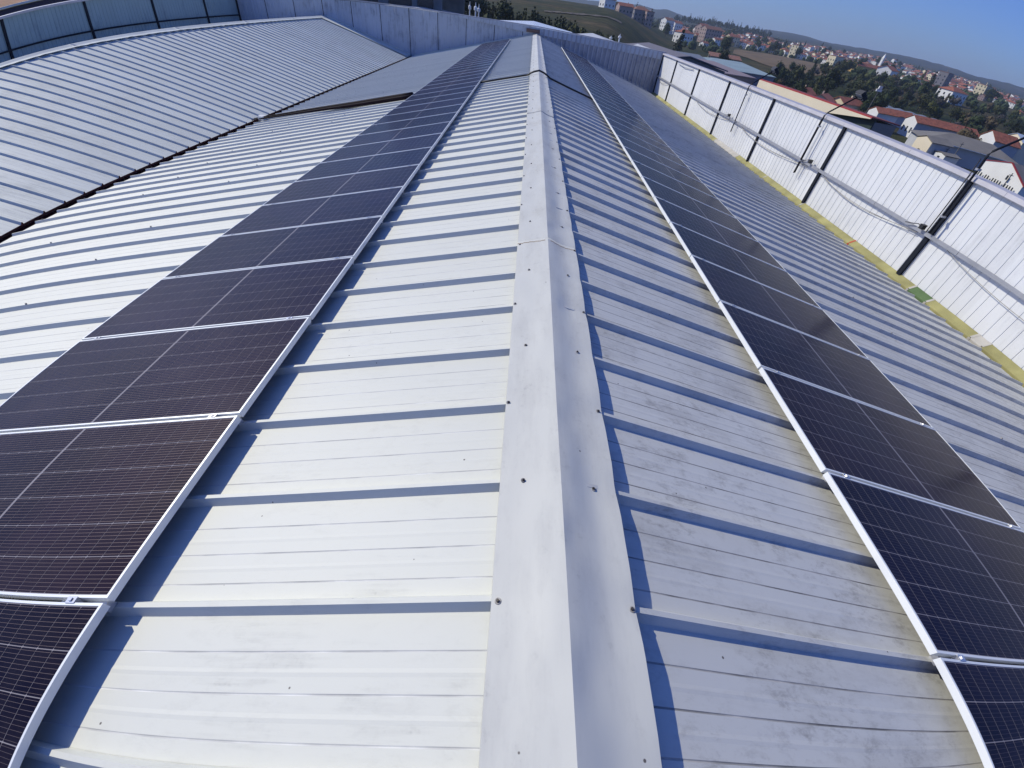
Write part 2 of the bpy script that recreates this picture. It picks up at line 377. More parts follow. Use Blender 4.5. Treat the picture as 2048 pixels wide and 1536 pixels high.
# one screw: washer with a domed hexagon head
def screw_mesh():
    mb = MB()
    def disc(r0, r1, z0, z1, n, m):
        b = len(mb.v)
        for k in range(n):
            a = 2*PI*k/n; mb.v.append((r0*math.cos(a), r0*math.sin(a), z0))
        for k in range(n):
            a = 2*PI*k/n; mb.v.append((r1*math.cos(a), r1*math.sin(a), z1))
        for k in range(n):
            k2 = (k+1) % n; mb.f.append((b+k, b+k2, b+n+k2, b+n+k)); mb.mi.append(m)
        mb.f.append(tuple(b+n+k for k in range(n))); mb.mi.append(m)
    disc(0.0125, 0.0115, 0.0, 0.0025, 12, 1)
    disc(0.0065, 0.0055, 0.0025, 0.0095, 6, 0)
    me = mb.mesh('screw'); me.materials.append(M['screw']); me.materials.append(M['washer']); return me
SCREW = bpy.data.objects.new('screw', screw_mesh())
for a, b in ((-5.43, -2.43), (-2.43, 0.57-0.0), (0.57, 3.57), (3.57, 9.57), (9.57, 15.57), (15.57, 21.57), (21.57, 27.57), (27.57, 33.57), (33.57, 38.60)): pass
SEG = [(-6.4, -2.43), (-2.43, 3.60), (3.55, 9.60), (9.55, 15.60), (15.55, 21.60), (21.55, 27.60), (27.55, 33.60), (33.55, 38.60)]
for i, (a, b) in enumerate(SEG):
    ridge_piece(a, b, main, (0, 0, 0), 0.04 if i < 3 else 0.12, True, M['cap'], raise_=0.0022 if i % 2 else 0.0)
# rusty line at the lap of two cappings
mb = MB()
for side in (-1, 1):
    for k in range(14):
        s = 0.012 + 0.25*k/14; y = 3.556 + 0.004*math.sin(k*2.1)
        p = PR(s, y-0.006, cap_h(s, y, side)+0.0035, side); q = PR(s+0.016, y-0.006, cap_h(s+0.016, y, side)+0.0035, side)
        r_ = PR(s+0.016, y+0.005, cap_h(s+0.016, y, side)+0.0035, side); t_ = PR(s, y+0.005, cap_h(s, y, side)+0.0035, side)
        mb.quad(p, q, r_, t_)
mb.build('lap_sealant', M['rust'], main)
# screws of the purlin lines on the rib tops: one joined part, they are specks in the picture
mb = MB()
for side, s_rows in ((-1, (5.47, 7.17, 8.9)), (1, (5.47, 7.17, 8.9))):
    for s in s_rows:
        for k in range(-6, 60):
            if side == 1 and (k % 2): continue
            if side == -1 and (k+int(s)) % 2: continue
            y = 0.046 + 0.5*k; c = PR(s, y, HR, side)
            if k % 5 == 3: continue
            Mx = Matrix.Translation(c) @ Matrix.Rotation(side*AL, 4, 'Y') @ Matrix.Rotation(k*1.3, 4, 'Z')
            mb.box(-0.007, 0.007, -0.007, 0.007, 0, 0.014, 0, Mx)
            mb.box(-0.012, 0.012, -0.008, 0.008, 0, 0.003, 0, Mx)
tag(mb.build('roof_fasteners', M['washer'], main), kind='stuff')

# neighbouring bay on the left
RX, RZ = -14.90, -0.705
bay2 = empty('warehouse_roof', (RX, 0, RZ), label='low pitched metal roof of the next bay at upper left, dull grey in grazing light, with no solar panels', cat='roof')
roof_bay('s', '', (0, 0, 0), 1, 0.10, 6.10, -7, 37, (M['roof_s'], M['core'], M['groove_l']), shift=0.393, bay=bay2)
roof_bay('s', '', (0, 0, 0), -1, 0.10, 6.0, -7, 37, (M['roof_s'], M['core'], M['groove_l']), shift=0.393, bay=bay2)
mb = MB()
a, b_, c, d = PR(0.1, 38.475, 0.004, 1), PR(6.05, 38.475, 0.004, 1), PR(6.05, 38.60, 0.004, 1), PR(0.1, 38.60, 0.004, 1)
up = Vector((0, 0, 0.05)); mb.quad(a, b_, c, d); mb.quad(a+up, b_+up, b_, a); mb.quad(d, c, c+up*2, d+up*2)
mb.quad(PR(0.1, 37.2, 0.05, 1), PR(6.05, 37.2, 0.05, 1), PR(6.05, 38.58, 0.055, 1), PR(0.1, 38.58, 0.055, 1))
mb.build('end_flashing', M['roof_s'], bay2)
for i in range(8):
    a = -6.4 + i*5.64
    ridge_piece(a, min(38.6, a+5.66), bay2, (0, 0, 0.004), 0.2, False, M['roof_s'])

# valley gutter between the bays and gutter at the foot of the right wall
def strip(name, pts, y0, y1, m, parent=None):
    mb = MB(); n = len(pts)
    for y in (y0, y1):
        for x, z in pts: mb.v.append((x, y, z))
    for k in range(n-1): mb.f.append((k, k+1, n+k+1, n+k)); mb.mi.append(0)
    o = mb.build(name, m, parent); mo = o.modifiers.new('thickness', 'SOLIDIFY'); mo.thickness = 0.003; return o
g = strip('valley_gutter', [(-8.74, -2.29), (-8.78, -2.55), (-9.08, -2.55), (-9.12, -2.29)], -6.5, 38.6, M['gutter'])
tag(g, 'dark rusty valley gutter between the nearest roof and the next bay', 'gutter')
g = strip('eave_gutter', [(8.93, -2.33), (8.97, -2.55), (9.13, -2.55), (9.16, -2.34)], -6.5, 38.6, M['gutter'])
tag(g, 'dark red gutter gap along the eave below the yellow flashing', 'gutter')

# ------------------------------------------------------------------ right parapet wall
WX = 9.30; WTOP = 0.02; RAILZ = -1.20; WBOT = -2.17
rw = empty('parapet_wall', (WX, 16, WBOT), label='white sheet metal parapet wall on the right with dark posts, sunlit', cat='wall')
rw_i = Matrix.Translation((-WX, -16, -WBOT))
def wpart(mb, name, m, parent=rw, inv=rw_i):
    mb.v = [tuple(inv @ Vector(v)) for v in mb.v]
    return mb.build(name, m, parent)
def wall_sheet_mesh(z0, z1, pitch=0.25, depth=0.012, gw=0.022, width=1.0):
    """vertical sheet with recessed grooves; local Y along the wall, face towards -X"""
    mb = MB(); pr = [(0.001, 0.0)]
    k = pitch/2
    while k < width:
        pr += [(k-gw/2-0.004, 0.0), (k-gw/2+0.003, depth), (k+gw/2-0.003, depth), (k+gw/2+0.004, 0.0)]; k += pitch
    pr.append((width-0.001, 0.0))
    n = len(pr)
    for z in (z0, z1):
        for y, x in pr: mb.v.append((x, y, z))
    for i in range(n-1): mb.f.append((i, n+i, n+i+1, i+1)); mb.mi.append(0)
    b = len(mb.v)
    for z in (z0, z1):
        for y in (0.001, width-0.001): mb.v.append((0.05, y, z))
    mb.f.append((b, b+1, b+3, b+2)); mb.mi.append(0)
    mb.f.append(tuple(list(range(n, 2*n)) + [b+3, b+2])); mb.mi.append(0)
    mb.f.append(tuple(list(reversed(range(n))) + [b, b+1])); mb.mi.append(0)
    return mb.mesh('wall_panel')
lo = wall_sheet_mesh(0, RAILZ-WBOT); up = wall_sheet_mesh(0, WTOP-RAILZ)
lo.materials.append(M['wall_w']); up.materials.append(M['wall_w'])
y = -6.43
while y < 38.5:
    for me, z in ((lo, 0), (up, RAILZ-WBOT)):
        o = new('wall_panel', me, rw); o.location = (random.uniform(-0.002, 0.002), y-16, z)
    y += 1.0
posts_y = [38.50] + [34.57-5*i for i in range(9)]
for i, py in enumerate(posts_y):
    mb = MB(); wd = 0.052
    mb.box(WX-0.05, WX-0.003, py-wd, py+wd, WBOT-0.15, WTOP-0.01)
    mb.box(WX-0.06, WX-0.05, py-wd-0.012, py+wd+0.012, WBOT-0.15, WTOP-0.01)
    wpart(mb, 'post', M['post'])
for i in range(15):      # cable tray in three metre lengths
    y0 = -6.4 + i*3.0; y1 = min(38.45, y0+2.985)
    mb = MB(); mb.box(WX-0.11, WX-0.063, y0, y1, RAILZ-0.035, RAILZ+0.03)
    mb.box(WX-0.115, WX-0.11, y0, y1, RAILZ-0.04, RAILZ+0.042)
    wpart(mb, 'cable_tray', M['rail'])
    mb = MB(); y1 = min(38.58, y0+2.992)
    # folded coping: top, inner fall with a drip
    prof = [(WX+0.30, 0.03), (WX+0.30, 0.095), (WX-0.10, 0.105), (WX-0.112, 0.02), (WX-0.10, 0.005), (WX-0.06, 0.005), (WX-0.06, 0.03)]
    n = len(prof)
    for yy in (y0, y1):
        for x, z in prof: mb.v.append((x, yy, z))
    for k in range(n): mb.f.append((k, (k+1) % n, n+(k+1) % n, n+k)); mb.mi.append(0)
    mb.f.append(tuple(range(n))); mb.f.append(tuple(range(2*n-1, n-1, -1))); mb.mi += [0, 0]
    wpart(mb, 'coping', M['coping'])

# yellow flashing along the wall foot, in three metre lengths
yf = empty('eave_flashing', (9.2, 16, -2.3), label='faded yellow flashing along the white wall foot, with one green patch', cat='flashing')
yi = Matrix.Translation((-9.2, -16, 2.3))
cuts = [(38.55, 35.5), (35.5, 32.5), (32.5, 29.5), (29.5, 26.5), (26.5, 23.5), (23.5, 20.5), (20.5, 17.5), (17.5, 14.5), (14.5, 11.5), (11.5, 8.95), (8.95, 8.35), (8.35, 7.0), (7.0, 6.7), (6.7, 3.7), (3.7, 0.7), (0.7, -2.3), (-2.3, -6.4)]
for i, (y1, y0) in enumerate(cuts):
    m = 'green' if (y1, y0) == (8.95, 8.35) else 'greyflash' if y1 in (23.5, 7.0) else 'yellow'
    mb = MB()
    prof = [(9.13, -2.38), (9.135, -2.27), (9.15, -2.25), (9.29, -2.165), (9.29, -2.38)]
    n = len(prof)
    for yy in (y0+0.012, y1-0.012):
        for x, z in prof: mb.v.append((x, yy, z))
    for k in range(n): mb.f.append((k, (k+1) % n, n+(k+1) % n, n+k)); mb.mi.append(0)
    mb.f.append(tuple(range(n))); mb.f.append(tuple(range(2*n-1, n-1, -1))); mb.mi += [0, 0]
    wpart(mb, 'flashing_strip', M[m], yf, yi)
    if y0 > -2:
        mb = MB(); mb.box(9.125, 9.155, y0-0.03, y0+0.03, -2.38, -2.26); mb.quad((9.149, y0-0.03, -2.244), (9.291, y0-0.03, -2.158), (9.291, y0+0.03, -2.158), (9.149, y0+0.03, -2.244))
        wpart(mb, 'joint_cover', M['red'] if y0 == 11.5 else M['greyflash'], yf, yi)

# ------------------------------------------------------------------ left parapet wall
LX = -21.0
lw = empty('parapet_wall', (LX, 16, -2.2), label='shaded blue grey parapet wall at upper left beyond the far roof ridge', cat='wall')
li = Matrix.Translation((-LX, -16, 2.2)); 
lo2 = wall_sheet_mesh(0, 0.95, 0.25, 0.012, 0.02); up2 = wall_sheet_mesh(0, 1.33, 0.25, 0.012, 0.02)
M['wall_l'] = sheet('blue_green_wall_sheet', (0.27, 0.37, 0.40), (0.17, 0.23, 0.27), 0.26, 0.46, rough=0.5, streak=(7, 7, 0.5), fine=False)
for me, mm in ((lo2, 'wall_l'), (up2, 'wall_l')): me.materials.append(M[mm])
y = -6.43
while y < 38.5:
    for me, z in ((lo2, 0), (up2, 0.95)):
        o = new('wall_panel', me, lw); o.location = (0, y-16+1.0, z); o.rotation_euler = (0, 0, PI)
    y += 1.0
for i in range(10):
    py = 39.57-5*i if i else 38.5
    mb = MB(); mb.box(LX+0.003, LX+0.05, py-0.06, py+0.06, -2.3, 0.06); mb.box(LX+0.05, LX+0.06, py-0.07, py+0.07, -2.3, 0.06)
    wpart(mb, 'post', M['post'], lw, li)
for i in range(15):
    y0 = -6.4+i*3.0; y1 = min(38.5, y0+2.99)
    mb = MB(); mb.box(LX+0.063, LX+0.10, y0, y1, -1.24, -1.17); wpart(mb, 'cable_tray', M['post'], lw, li)
    mb = MB(); mb.box(LX-0.3, LX+0.10, y0, y1, 0.075, 0.13); mb.box(LX+0.10, LX+0.11, y0, y1, 0.04, 0.135); wpart(mb, 'coping', M['coping'], lw, li)

# ------------------------------------------------------------------ far wall
WY = 38.62
def wall_top(x):
    P = [(-21.2, 0.10), (-13, 0.32), (-9.4, 0.41), (0, 0.43), (4.45, 0.30), (9.4, 0.13)]
    for (a, za), (b, zb) in zip(P, P[1:]):
        if x <= b: return za + (zb-za)*(x-a)/(b-a)
    return P[-1][1]
def roof_z(x):
    if x > -8.9: return -abs(x)*TA - 0.1
    return RZ - abs(x-RX)*TA - 0.1
fw = empty('parapet_wall', (0, WY, -2.3), label='shaded grey blue end wall across the far end of the roofs, streaked, with vertical seams', cat='wall')
fi = Matrix.Translation((0, -WY, 2.3))
x = -21.0
while x < 9.28:
    x1 = min(9.32, x+1.0)
    right = x >= -0.5
    z0 = min(roof_z(x), roof_z(x1)) - 0.25
    mb = MB(); pr = [(x+0.004, 0.0)]
    if right: pitch, dep, gw = 0.3333, 0.09, 0.10
    else: pitch, dep, gw = 0.25, 0.012, 0.03
    k = x + pitch/2
    while k < x1-0.01:
        pr += [(k-gw/2-0.02, 0.0), (k-gw/2, -dep if right else dep), (k+gw/2, -dep if right else dep), (k+gw/2+0.02, 0.0)]; k += pitch
    pr.append((x1-0.004, 0.0)); n = len(pr)
    for top in (0, 1):
        for xx, yy in pr: mb.v.append((xx, WY+yy, (wall_top(xx)-0.02) if top else z0))
    for i in range(n-1): mb.f.append((i, i+1, n+i+1, n+i)); mb.mi.append(0)
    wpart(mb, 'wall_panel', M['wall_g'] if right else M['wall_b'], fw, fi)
    if not right and int(round(x)) % 2 == 1:      # dark seam between pairs of sheets
        mb = MB(); mb.box(x-0.018, x+0.018, WY-0.012, WY-0.001, z0, wall_top(x)-0.03); wpart(mb, 'seam_strip', M['post'], fw, fi)
    x += 1.0
mb = MB(); mb.box(-21.2, 9.3, WY+0.05, WY+0.12, -3.0, 0.0); wpart(mb, 'backing', M['wall_g'], fw, fi)
XS = [-21.2, -17, -13, -9.4, -4.7, 0, 4.45, 9.45]
for a, b in zip(XS, XS[1:]):
    mb = MB()
    for (ya, yb, da, db) in ((WY-0.06, WY+0.42, 0.0, 0.045),):
        P = []
        for xx in (a+0.004, b-0.004):
            zt = wall_top(xx)
            P += [(xx, ya, zt+da), (xx, yb, zt+da), (xx, yb, zt+db), (xx, ya, zt+db)]
        n = len(mb.v); mb.v += P
        for f in ((0, 1, 2, 3), (7, 6, 5, 4), (0, 4, 5, 1), (3, 2, 6, 7), (0, 3, 7, 4), (1, 5, 6, 2)): mb.f.append(tuple(n+i for i in f)); mb.mi.append(0)
    wpart(mb, 'coping', M['rail'], fw, fi)
for a, b in ((-5.5, -0.6), (-0.6, 4.4), (4.4, 9.25)):     # plain fascia band under the coping
    mb = MB(); dd = lambda q: 0.10+0.30*min(1, max(0, (q+5.5)/5.5))
    P = []
    for xx in (a+0.003, b-0.003):
        zt = wall_top(xx)-0.004
        P += [(xx, WY-0.075, zt-dd(xx)), (xx, WY-0.048, zt-dd(xx)), (xx, WY-0.048, zt), (xx, WY-0.075, zt)]
    n = 0; mb.v += P
    for f in ((0, 1, 2, 3), (7, 6, 5, 4), (0, 4, 5, 1), (3, 2, 6, 7), (0, 3, 7, 4), (1, 5, 6, 2)): mb.f.append(tuple(n+i for i in f)); mb.mi.append(0)
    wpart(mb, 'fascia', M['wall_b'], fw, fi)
mb = MB(); mb.box(-0.75, 0.2, WY-0.16, WY-0.08, 0.10, 0.29); wpart(mb, 'vent_cover', simple('brown_patch', (0.14, 0.09, 0.075), 0.8), fw, fi)

# ------------------------------------------------------------------ solar panels
PW, PL_ = 0.9797, 1.962       # width along the ridge, length down the slope
PH = 0.120; FT = 0.036
def ordinal(n):
    W_ = ['nearest', 'second', 'third', 'fourth', 'fifth', 'sixth', 'seventh', 'eighth', 'ninth', 'tenth', 'eleventh', 'twelfth', 'thirteenth', 'fourteenth', 'fifteenth', 'sixteenth', 'seventeenth', 'eighteenth', 'nineteenth', 'twentieth']
    if n <= 20: return W_[n-1]
    T_ = {2: 'twenty', 3: 'thirty', 4: 'forty'}
    if n % 10 == 0: return {30: 'thirtieth', 40: 'fortieth'}[n]
    return T_[n//10] + '-' + (['first'] + W_[1:9])[n % 10 - 1]
def frame_mesh():
    mb = MB(); hx, hy, wv = PL_/2, PW/2, 0.011; z1 = 0.0; z0 = -FT
    # four mitred rails: top lip, outer face, underside
    O = [(-hx, -hy), (hx, -hy), (hx, hy), (-hx, hy)]; I = [(-hx+wv, -hy+wv), (hx-wv, -hy+wv), (hx-wv, hy-wv), (-hx+wv, hy-wv)]
    for k in range(4):
        a, b = O[k], O[(k+1) % 4]; c, d = I[(k+1) % 4], I[k]
        mb.quad((*a, z1), (*b, z1), (*c, z1), (*d, z1))
        mb.quad((*a, z0), (*b, z0), (*b, z1), (*a, z1))
        mb.quad((*d, z1), (*c, z1), (*c, z1-0.004), (*d, z1-0.004))
        mb.quad((*a, z0), (*d, z0), (*c, z0), (*b, z0))
        mb.quad((*d, z0), (*d, -0.006), (*c, -0.006), (*c, z0))
    me = mb.mesh('frame'); me.materials.append(M['frame']); return me
def back_mesh():
    mb = MB(); hx, hy = PL_/2-0.010, PW/2-0.010
    mb.box(-hx, hx, -hy, hy, -0.0085, -0.0030)
    me = mb.mesh('laminate'); me.materials.append(M['back']); return me
CW, CH = 0.1547, 0.0776        # cell size along the ridge (y) and down the slope (x)
GY, GX = 0.0040, 0.0024
def cell_positions():
    out = []
    for half in (-1, 1):
        for i in range(12):
            x = half*(0.0085 + CH/2 + i*(CH+GX))
            for j in range(6):
                out.append((x, (j-2.5)*(CW+GY)))
    return out
def add_cell(vs, fs, uvs, cx, cy):
    c = 0.003; x0, x1, y0, y1 = cx-CH/2, cx+CH/2, cy-CW/2, cy+CW/2
    pts = [(x0+c, y0), (x1-c, y0), (x1, y0+c), (x1, y1-c), (x1-c, y1), (x0+c, y1), (x0, y1-c), (x0, y0+c)]
    n = len(vs)
    for p in pts: vs.append((*p, -0.0024)); uvs.append(((p[1]-y0)/CW, (p[0]-x0)/CH))
    fs.append(tuple(range(n, n+8)))
def cells_mesh(pos, name):
    vs, fs, uv = [], [], []
    for p in pos: add_cell(vs, fs, uv, *p)
    me = bpy.data.meshes.new(name); me.from_pydata(vs, [], fs)
    ul = me.uv_layers.new(name='uv')
    for l in me.loops: ul.data[l.index].uv = uv[l.vertex_index]
    me.materials.append(M['cell']); return me
ONE = cells_mesh([(0, 0)], 'cell'); ALLC = cells_mesh(cell_positions(), 'cells')
FR = frame_mesh(); BK = back_mesh()
mb = MB(); mb.box(-0.022, 0.022, 0.0, 0.018, -0.03, 0.0015); mb.box(-0.022, 0.022, -0.004, 0.022, 0.0012, 0.0036); mb.box(-0.006, 0.006, 0.003, 0.015, 0.0042, 0.009)
CL = mb.mesh('clamp'); CL.materials.append(M['clamp'])
mb = MB(); mb.box(-0.10, 0.13, -0.02, 0.02, -0.078, -0.038)
RL = mb.mesh('rail_stub'); RL.materials.append(M['clamp'])
SPOS = cell_positions()
def solar(row, side, j, y0, s_in, near):
    n = j + 2
    sc_ = s_in + PL_/2
    o = empty('solar_panel', PR(sc_, y0 + 0.010 + PW/2, PH, side) + Vector((0, 0, 0)), (random.uniform(-0.0008, 0.0008), side*AL + random.uniform(-0.0012, 0.0012), 0))
    where = 'left' if side < 0 else 'right'
    look = 'brownish violet' if side < 0 else 'navy black'
    pl = f'{ordinal(n)} {look} solar panel from the near end of the {where} row' if n > 1 else f'nearest {look} solar panel of the {where} row, cut off by the photo edge'
    tag(o, pl, 'solar panel', f'solar panels in the {where} row')
    new('frame', FR, o); new('laminate', BK, o)
    if near:
        for (cx, cy) in SPOS:
            c = new('cell', ONE, o); c.location = (cx, cy, 0)
    else:
        new('cells', ALLC, o)
    for cx in (-PL_/2+0.16, PL_/2-0.16):
        c = new('clamp', CL, o); c.location = (cx, PW/2+0.001, 0)
        c = new('rail_stub', RL, o); c.location = (cx, PW/2+0.010, 0)
    return o
for j in range(-1, 37):
    for side, s_in, ph in ((-1, 1.775, 0.5336), (1, 1.775, 0.5391)):
        y0 = ph + j*0.9997
        near = (-1 <= j <= 3)
        if y0 + 1 > 37.2: continue
        solar(None, side, j, y0, s_in, near)
for side, ph in ((-1, 0.5336), (1, 0.5391)):
    for j in (-2, -3):        # two more behind the photographer, just out of frame
        pass

# ------------------------------------------------------------------ cables over the roof
mb = MB(); pts = []
for s in [3.74+0.35*i for i in range(17)]:
    pts.append(PR(s, 14.75+0.13*(s-3.7)+0.03*math.sin(s*2), 0.045+0.06, -1))
mb.tube(pts, [0.066*(1-i/16)**0.8+0.012 for i in range(17)], 8)
pts2 = [p + Vector((0, -0.11, -0.02)) for p in pts]; mb.tube(pts2, [0.045*(1-i/16)+0.012 for i in range(17)], 8)
tag(mb.build('conduit', M['conduit'], smooth=True), 'thick dark conduit lying across the left roof from the solar panels to the valley', 'conduit')
mb = MB(); pts = []
for s in [1.82, 1.5, 1.2, 0.9, 0.6, 0.42, 0.3]: pts.append(PR(s, 15.68-0.05*(1.8-s)+0.02*math.sin(s*7), 0.065, -1))
pts += [PR(0.24, 15.55, 0.10, -1), PR(0.12, 15.52, 0.125, -1), Vector((0, 15.5, 0.135)), PR(0.12, 15.55, 0.125, 1), PR(0.24, 15.6, 0.10, 1)]
for s in [0.36, 0.6, 0.9, 1.2, 1.5, 1.82]: pts.append(PR(s, 15.62+0.03*math.sin(s*5), 0.062, 1))
mb.tube(pts, 0.024, 8)
tag(mb.build('cable', M['rubber'], smooth=True), 'black cable laid over the ridge capping between the two solar rows', 'cable')
mb = MB(); mb.box(-8.78, -8.62, 15.3, 15.55, -2.14, -2.03); tag(mb.build('junction_box', M['white']), 'small white junction box at the valley beside the end of the conduit', 'junction box')

# ------------------------------------------------------------------ floodlights, boxes and hanging wires on the right wall
def flood(y, label, zb=-1.57):
    o = empty('floodlight', (9.12, y, zb), label=label, cat='floodlight', group='floodlights on bent poles along the white wall')
    mb = MB(); mb.tube([(0, 0, 0), (0, 0, 1.58), (0.0, 0, 1.66), (0.05, 0, 1.74), (0.12, 0, 1.80), (0.70, 0, 2.24)], 0.024, 8); mb.build('pole', M['post'], o, True)
    mb = MB(); mb.tube([(0.06, 0.16, -0.05), (0.06, 0.16, 1.55)], 0.011, 6); mb.build('cable_run', M['rubber'], o, True)
    for z in (0.35, 1.35):
        mb = MB(); mb.box(-0.035, 0.06, -0.035, 0.035, z, z+0.04); mb.build('bracket', M['rail'], o)
    Mx = Matrix.Translation((0.80, 0, 2.30)) @ Matrix.Rotation(math.radians(40), 4, 'Y')
    mb = MB(); mb.box(-0.13, 0.13, -0.18, 0.18, -0.05, 0.05, 0, Mx)
    for k in range(6): mb.box(-0.11+k*0.042, -0.10+k*0.042, -0.16, 0.16, 0.05, 0.085, 0, Mx)
    mb.box(-0.02, 0.02, -0.205, -0.185, -0.1, 0.04, 0, Mx); mb.box(-0.02, 0.02, 0.185, 0.205, -0.1, 0.04, 0, Mx); mb.box(-0.02, 0.02, -0.205, 0.205, -0.12, -0.10, 0, Mx)
    h = mb.build('lamp_head', M['box'], o)
    mb = MB(); mb.box(-0.11, 0.11, -0.16, 0.16, -0.056, -0.051, 0, Mx); mb.build('lens', simple('lamp_glass', (0.35, 0.36, 0.38), 0.15), o)
    return o
flood(21.95, 'farthest floodlight on a bent pole, its head in front of the teal roof')
flood(15.65, 'middle floodlight on a bent pole, reaching over the cream building')
flood(9.47, 'nearest floodlight on a bent pole, beside a dark post at the right edge', -1.12)
for y, lb in ((22.84, 'small dark box on the cable tray below the farthest floodlight'), (15.13, 'small dark box on the cable tray below the middle floodlight'), (9.75, 'small dark box on the cable tray below the nearest floodlight')):
    o = empty('junction_box', (9.13, y, -1.145), label=lb, cat='junction box')
    mb = MB(); mb.box(-0.05, 0.05, -0.05, 0.05, 0.0, 0.09); mb.box(-0.055, 0.055, -0.055, 0.055, 0.085, 0.10); mb.build('box', M['box'], o)
    mb = MB(); mb.tube([(0, 0.05, 0.04), (0, 0.16, 0.06), (0, 0.28, 0.02), (-0.02, 0.5, -0.03)], 0.010, 6); mb.build('gland_cable', M['rubber'], o)
def hang(y0, y1, sag, lb, two=False):
    mb = MB()
    for q in range(2 if two else 1):
        pts = []
        for i in range(15):
            t = i/14; yy = y0 + (y1-y0)*t
            pts.append((9.235 - 0.02*q, yy, -1.26 - sag*(1-0.25*q)*4*t*(1-t)**(1.25) - 0.02*q))
        mb.tube(pts, 0.0065, 5)
    tag(mb.build('hanging_wire', M['washer']), lb, 'wire', 'wires hanging below the cable tray')
hang(38.1, 34.9, 0.22, 'short wire loop hanging in the farthest bay of the white wall', True)
hang(28.3, 22.9, 0.24, 'wire sagging below the tray before the farthest floodlight', True)
hang(21.3, 15.3, 0.24, 'wire sagging below the tray between the far and middle floodlights', True)
hang(14.3, 9.9, 0.24, 'wire sagging below the tray between the middle and near floodlights', True)
hang(8.9, 3.0, 0.3, 'wire sagging below the tray at the right edge')
mb = MB(); mb.tube([(9.25, 33.9, -0.12), (9.22, 32.4, -0.17), (9.24, 30.6, -0.12)], 0.018, 6); tag(mb.build('wall_cable', M['rail']), 'short grey cable near the top of the second wall bay', 'cable')
#BACKGROUND
# ------------------------------------------------------------------ terrain
def lerp_table(T, x):
    if x <= T[0][0]: return T[0][1]
    for (a, va), (b, vb) in zip(T, T[1:]):
        if x <= b: return va + (vb-va)*(x-a)/(b-a)
    return T[-1][1]
PROF_R = [(0, -15), (240, -15), (300, -14), (450, -9.5), (700, -6), (1000, -1), (1500, 6), (2000, 18), (2400, 30), (3000, 1.0), (4500, 1.0), (6500, 1.0)]
PROF_L = [(0, -13), (90, -11), (150, -6), (200, -3), (260, -0.5), (350, 3.6), (450, 6.8), (600, 8.5), (1000, 4), (1500, 5), (2000, 12), (2400, 20), (3000, 1.0), (4500, 1.0), (6500, 1.0)]
SKY_R = [(-180, 0.9), (0, 0.9), (5, 1.0), (9, 1.15), (10.4, 1.32), (12, 1.15), (13.2, 1.25), (15, 0.95), (18, 0.8), (21, 0.85), (24, 0.98), (26, 1.05), (28, 0.92), (31, 0.9), (34.4, 0.98), (38.5, 1.12), (41, 1.04), (42.5, 1.12), (44.4, 1.30), (50, 1.6), (60, 1.2), (180, 1.0)]
SH = 0.0
def ground_z(x, y):
    dx, dy = x-CAM.x, y-CAM.y; D = math.hypot(dx, dy); az = math.degrees(math.atan2(dx, dy))
    t = min(1, max(0, (az-7)/9)) if az > 0 else 0
    t = t*t*(3-2*t)
    if az < -100 or az > 120: t = 1
    if D < 2400: z = (1-t)*lerp_table(PROF_L, D) + t*lerp_table(PROF_R, D)
    else:
        zi = (1-t)*20 + t*30
        zt = math.tan(math.radians(lerp_table(SKY_R, az)))*2900 + 1.5
        if D < 2900: z = zi + (zt-zi)*(D-2400)/500
        else: z = zt - (D-2900)*0.03
    n = noise.fractal(Vector((x*0.0035, y*0.0035, 1.0)), 1.0, 2.0, 5)
    z += n*min(6, max(0, (D-250)*0.006))
    if D > 1500: z += 7*noise.fractal(Vector((x*0.02, y*0.02, 4.0)), 1.0, 2.0, 4)*min(1, (D-1500)/800)*0.55
    return z
def terrain_mat():
    m, t, b = nodes('hills_grass_and_scrub')
    g = N(t, 'ShaderNodeNewGeometry'); P = g.outputs['Position']
    n = N(t, 'ShaderNodeTexNoise', i_Scale=0.012, i_Detail=9.0, i_Roughness=0.62); t.links.new(P, n.inputs['Vector'])
    r = ramp(t, n.outputs[0], [(0.36, (0.022, 0.034, 0.012)), (0.48, (0.050, 0.054, 0.022)), (0.58, (0.075, 0.062, 0.030)), (0.70, (0.13, 0.10, 0.065))])
    n2 = N(t, 'ShaderNodeTexNoise', i_Scale=0.15, i_Detail=8.0, i_Roughness=0.7); t.links.new(P, n2.inputs['Vector'])
    r2 = ramp(t, n2.outputs[0], [(0.4, (0.45, 0.5, 0.42)), (0.62, (1.15, 1.1, 1.0))])
    c = mix(t, 1.0, r.outputs[0], r2.outputs[0], 'MULTIPLY')
    # farther than about two kilometres the hills are wooded
    ln = N(t, 'ShaderNodeVectorMath', operation='LENGTH'); t.links.new(P, ln.inputs[0])
    mr = N(t, 'ShaderNodeMapRange'); mr.inputs['From Min'].default_value = 1500; mr.inputs['From Max'].default_value = 2300; t.links.new(ln.outputs['Value'], mr.inputs[0])
    n3 = N(t, 'ShaderNodeTexNoise', i_Scale=0.006, i_Detail=8.0, i_Roughness=0.6); t.links.new(P, n3.inputs['Vector'])
    r3 = ramp(t, n3.outputs[0], [(0.42, (0.014, 0.018, 0.016)), (0.58, (0.024, 0.026, 0.022)), (0.70, (0.075, 0.06, 0.05))])
    c = mix(t, mr.outputs[0], c, r3.outputs[0])
    t.links.new(c, b.inputs['Base Color']); b.inputs['Roughness'].default_value = 0.95; b.inputs['Specular IOR Level'].default_value = 0.1
    return m
NA = 300; Ds = [0.0] + [12*1.0555**i for i in range(118)]
azs = [-180 + 360*i/200 for i in range(70)]
azs = sorted(set([round(a, 3) for a in ([-180+2.0*i for i in range(60)] + [-60+0.4*i for i in range(300)] + [60+2.0*i for i in range(60)])]))
mb = MB(); nA = len(azs)
